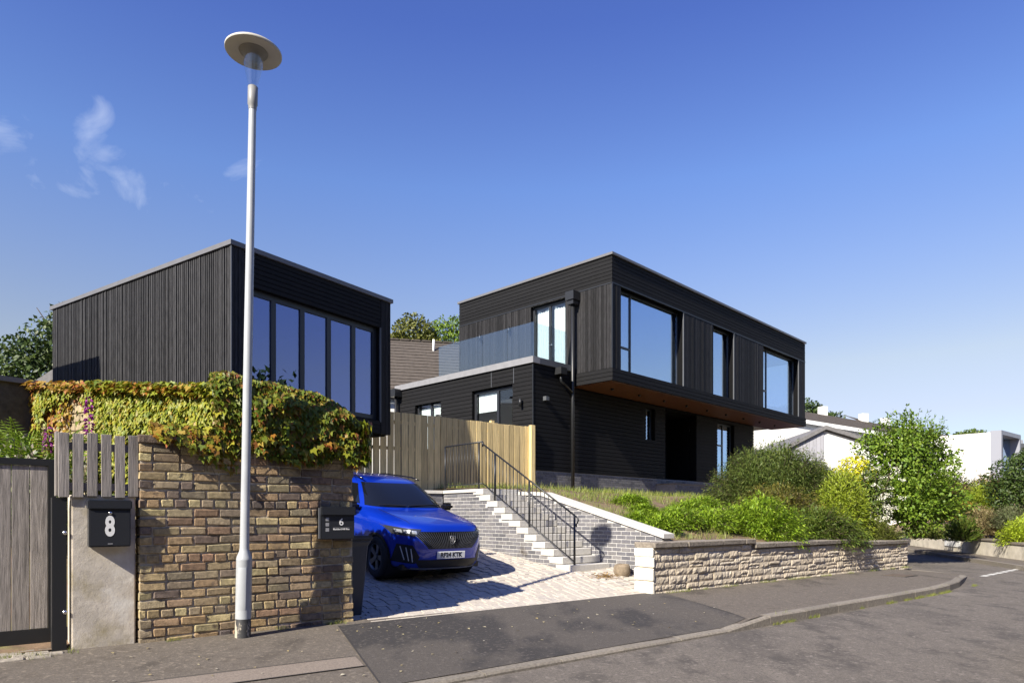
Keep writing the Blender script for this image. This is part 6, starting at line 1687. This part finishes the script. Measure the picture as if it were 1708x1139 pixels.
# ------------------------------------------------------------------ garden across the bend
mb = MB()
DVw = Vector((8.2, 6.2)).normalized(); SDw = Vector((DVw.y, -DVw.x))
def fgar(a, b):
    p = Vector((24.0, 6.1)) + DVw * (-4 + 26 * a) + SDw * (0.2 + 14 * b); return S(p.x, p.y, 0.38 + 0.04 * a + 2.6 * min(1, b * 1.8))
mb.grid(fgar, 20, 16); struct(mb.build('far_garden_bank', EARTH, smooth=True))
tree('dark_shrub', 'tall dark green shrub at the right edge across the bend', 'shrub', (17.6, 23.4, 1.2), [((17.6, 23.4, 2.5), (1.15, 1.1, 1.0)), ((17.2, 23.2, 1.9), (.9, .9, .8)), ((18.3, 23.8, 2.9), (1.0, 1.0, .8))], 9000, .10, DARKG, .08, gap=.5)
spray_bush('leafy_bush', 'bright lime bush at the lower right edge above the pale wall', (15.75, 21.0, .42), (.75, .7, .85), 800, 14, .08, leafmat('lime_leaf', [(0.30, 0.40, 0.02), (0.40, 0.48, 0.03), (0.22, 0.33, 0.02)]), seed=51)
spray_bush('leafy_bush', 'dusty pinkish-tan bush across the bend', (16.0, 23.3, .7), (.75, .7, .95), 800, 14, .08, TANL, seed=52)
spray_bush('leafy_bush', 'small orange-leaved bush across the bend', (16.6, 25.2, 1.15), (.7, .6, .75), 600, 14, .08, ORNG, seed=53)
spray_bush('leafy_bush', 'rusty brown bush beneath the white cube house', (17.6, 27.5, 1.6), (1.0, .9, 1.2), 800, 14, .09, RUST, seed=54)
spray_bush('leafy_bush', 'yellow-green bush between rusty bush and dark shrub', (18.2, 26.5, 1.6), (.7, .7, 1.0), 600, 14, .09, LIME, seed=55)
spray_bush('leafy_bush', 'grey-green bush in front of the dark shrub', (16.5, 22.6, .9), (.7, .6, .75), 600, 14, .07, leafmat('grey_green', [(0.15, 0.17, 0.08), (0.11, 0.14, 0.06), (0.20, 0.20, 0.10)]), seed=56)
spray_bush('ornamental_grass', 'upright green iris-like clump behind the pale wall', (15.3, 23.2, .45), (.55, .5, .75), 260, 6, .16, MID, seed=57, up=1, arch=0, squash=1.6, shape='slim', cat='plant', spread=.2)
spray_bush('ornamental_grass', 'straw-coloured grass along the top of the pale wall', (15.2, 25.0, .5), (.9, .6, .5), 400, 8, .12, GRASS, seed=58, up=1, arch=0, shape='slim', cat='plant', spread=.3)

# ------------------------------------------------------------------ background trees
tree('broad_tree', 'dense dark green tree rising at the far left edge', 'tree', (-18.6, 27, 2.0), [((-18.0, 27, 6.6), (2.0, 2, 1.9)), ((-17.0, 27, 8.2), (1.7, 1.7, 1.35)), ((-19.4, 27, 6.9), (1.8, 1.8, 1.3)), ((-20.8, 27, 5.6), (1.6, 1.6, 1.4)), ((-18.5, 26.5, 4.6), (2.2, 1.5, 1.5)), ((-16, 27.2, 7.0), (1.5, 1.5, 1.7))], 15000, .20, DARKG, .25, gap=.45)
tree('round_tree', 'rounded tree behind the tiled roof ridge', 'tree', (-6.0, 41, 4), [((-6.0, 41, 12.1), (1.25, 1.2, 1.2)), ((-5.2, 41, 11.4), (1.0, 1.0, 1.0)), ((-6.8, 41, 11.3), (.9, 1, .9))], 5200, .20, leafmat('autumn_green', [(0.10, 0.12, 0.02), (0.15, 0.15, 0.025), (0.08, 0.10, 0.015)]), .15, gap=.6)
tree('airy_tree', 'airy blue-green tree beside the upper corner of the black house', 'tree', (-3.9, 41.5, 4), [((-3.9, 41.5, 12.2), (1.1, 1, 1.2)), ((-3.2, 41.5, 11.6), (1.0, 1, 1.0)), ((-4.5, 41.5, 12.5), (.7, .7, .7)), ((-3.4, 41.5, 12.9), (.6, .6, .6))], 2300, .17, TREEG, .10, gap=.12)
tree('hill_tree', 'dark tree above the white roofs right of the black house', 'tree', (27.0, 62, 6), [((26.6, 62, 10.3), (1.9, 1.7, 1.4)), ((28.6, 62, 9.6), (1.6, 1.5, 1.1)), ((25.0, 62, 9.9), (1.5, 1.5, 1.3))], 6000, .26, DARKG, .2, gap=.5)
tree('hill_tree', 'low dark treetop beyond the chimneys of the long white house', 'tree', (31.6, 64, 5), [((31.4, 64, 8.6), (1.7, 1.5, .8)), ((33.0, 64, 8.3), (1.3, 1.2, .7))], 3000, .26, DARKG, .15, gap=.5)
tree('hill_tree', 'small treetop peeping over the white cube house', 'tree', (32.9, 49, 4), [((32.9, 49, 6.9), (1.3, 1.1, .5))], 1500, .2, MID, .12, gap=.5)

for i, (x, y, z, r3, m_, lab) in enumerate([(20.0, 31, 1.6, (1.5, 1.0, 1.75), DARKG, 'dark hedge left of the white cube house'), (21.9, 31.5, 1.6, (1.4, 1.0, 1.7), RUST, 'brownish hedge under the white cube house'), (23.6, 31.8, 1.6, (1.4, 1.0, 1.75), DARKG, 'dark hedge right under the grey window frame'), (18.9, 28.5, 1.3, (1.0, .9, 1.2), TANL, 'tan bush in front of the hedges'), (17.3, 29.5, 1.2, (1.3, .9, 1.6), MID, 'green hedge behind the loose green tree')]):
    spray_bush('garden_hedge', lab, (x, y, z), r3, 900, 14, .11, m_, seed=70 + i, cat='hedge')

lb = [(tuple(S(-26 + i * 5.2, -9.5 - (i % 2) * 1.5, 5.6 + (i * 7 % 5) * .5)), (3.1, 3.1, 4.6)) for i in range(13)]
tb = stuff(link('sky_blocking_trees', leaf_mesh('sky_blocking_trees', DARKG, *blob_leaves(lb, 26000, .55, gap=.9, shell=.6), shape='oval')))  # trees added out of view to hold back sky fill on the street
tb['label'] = 'unseen mass of trees added behind the viewpoint to cut sky light'; tb['category'] = 'trees'
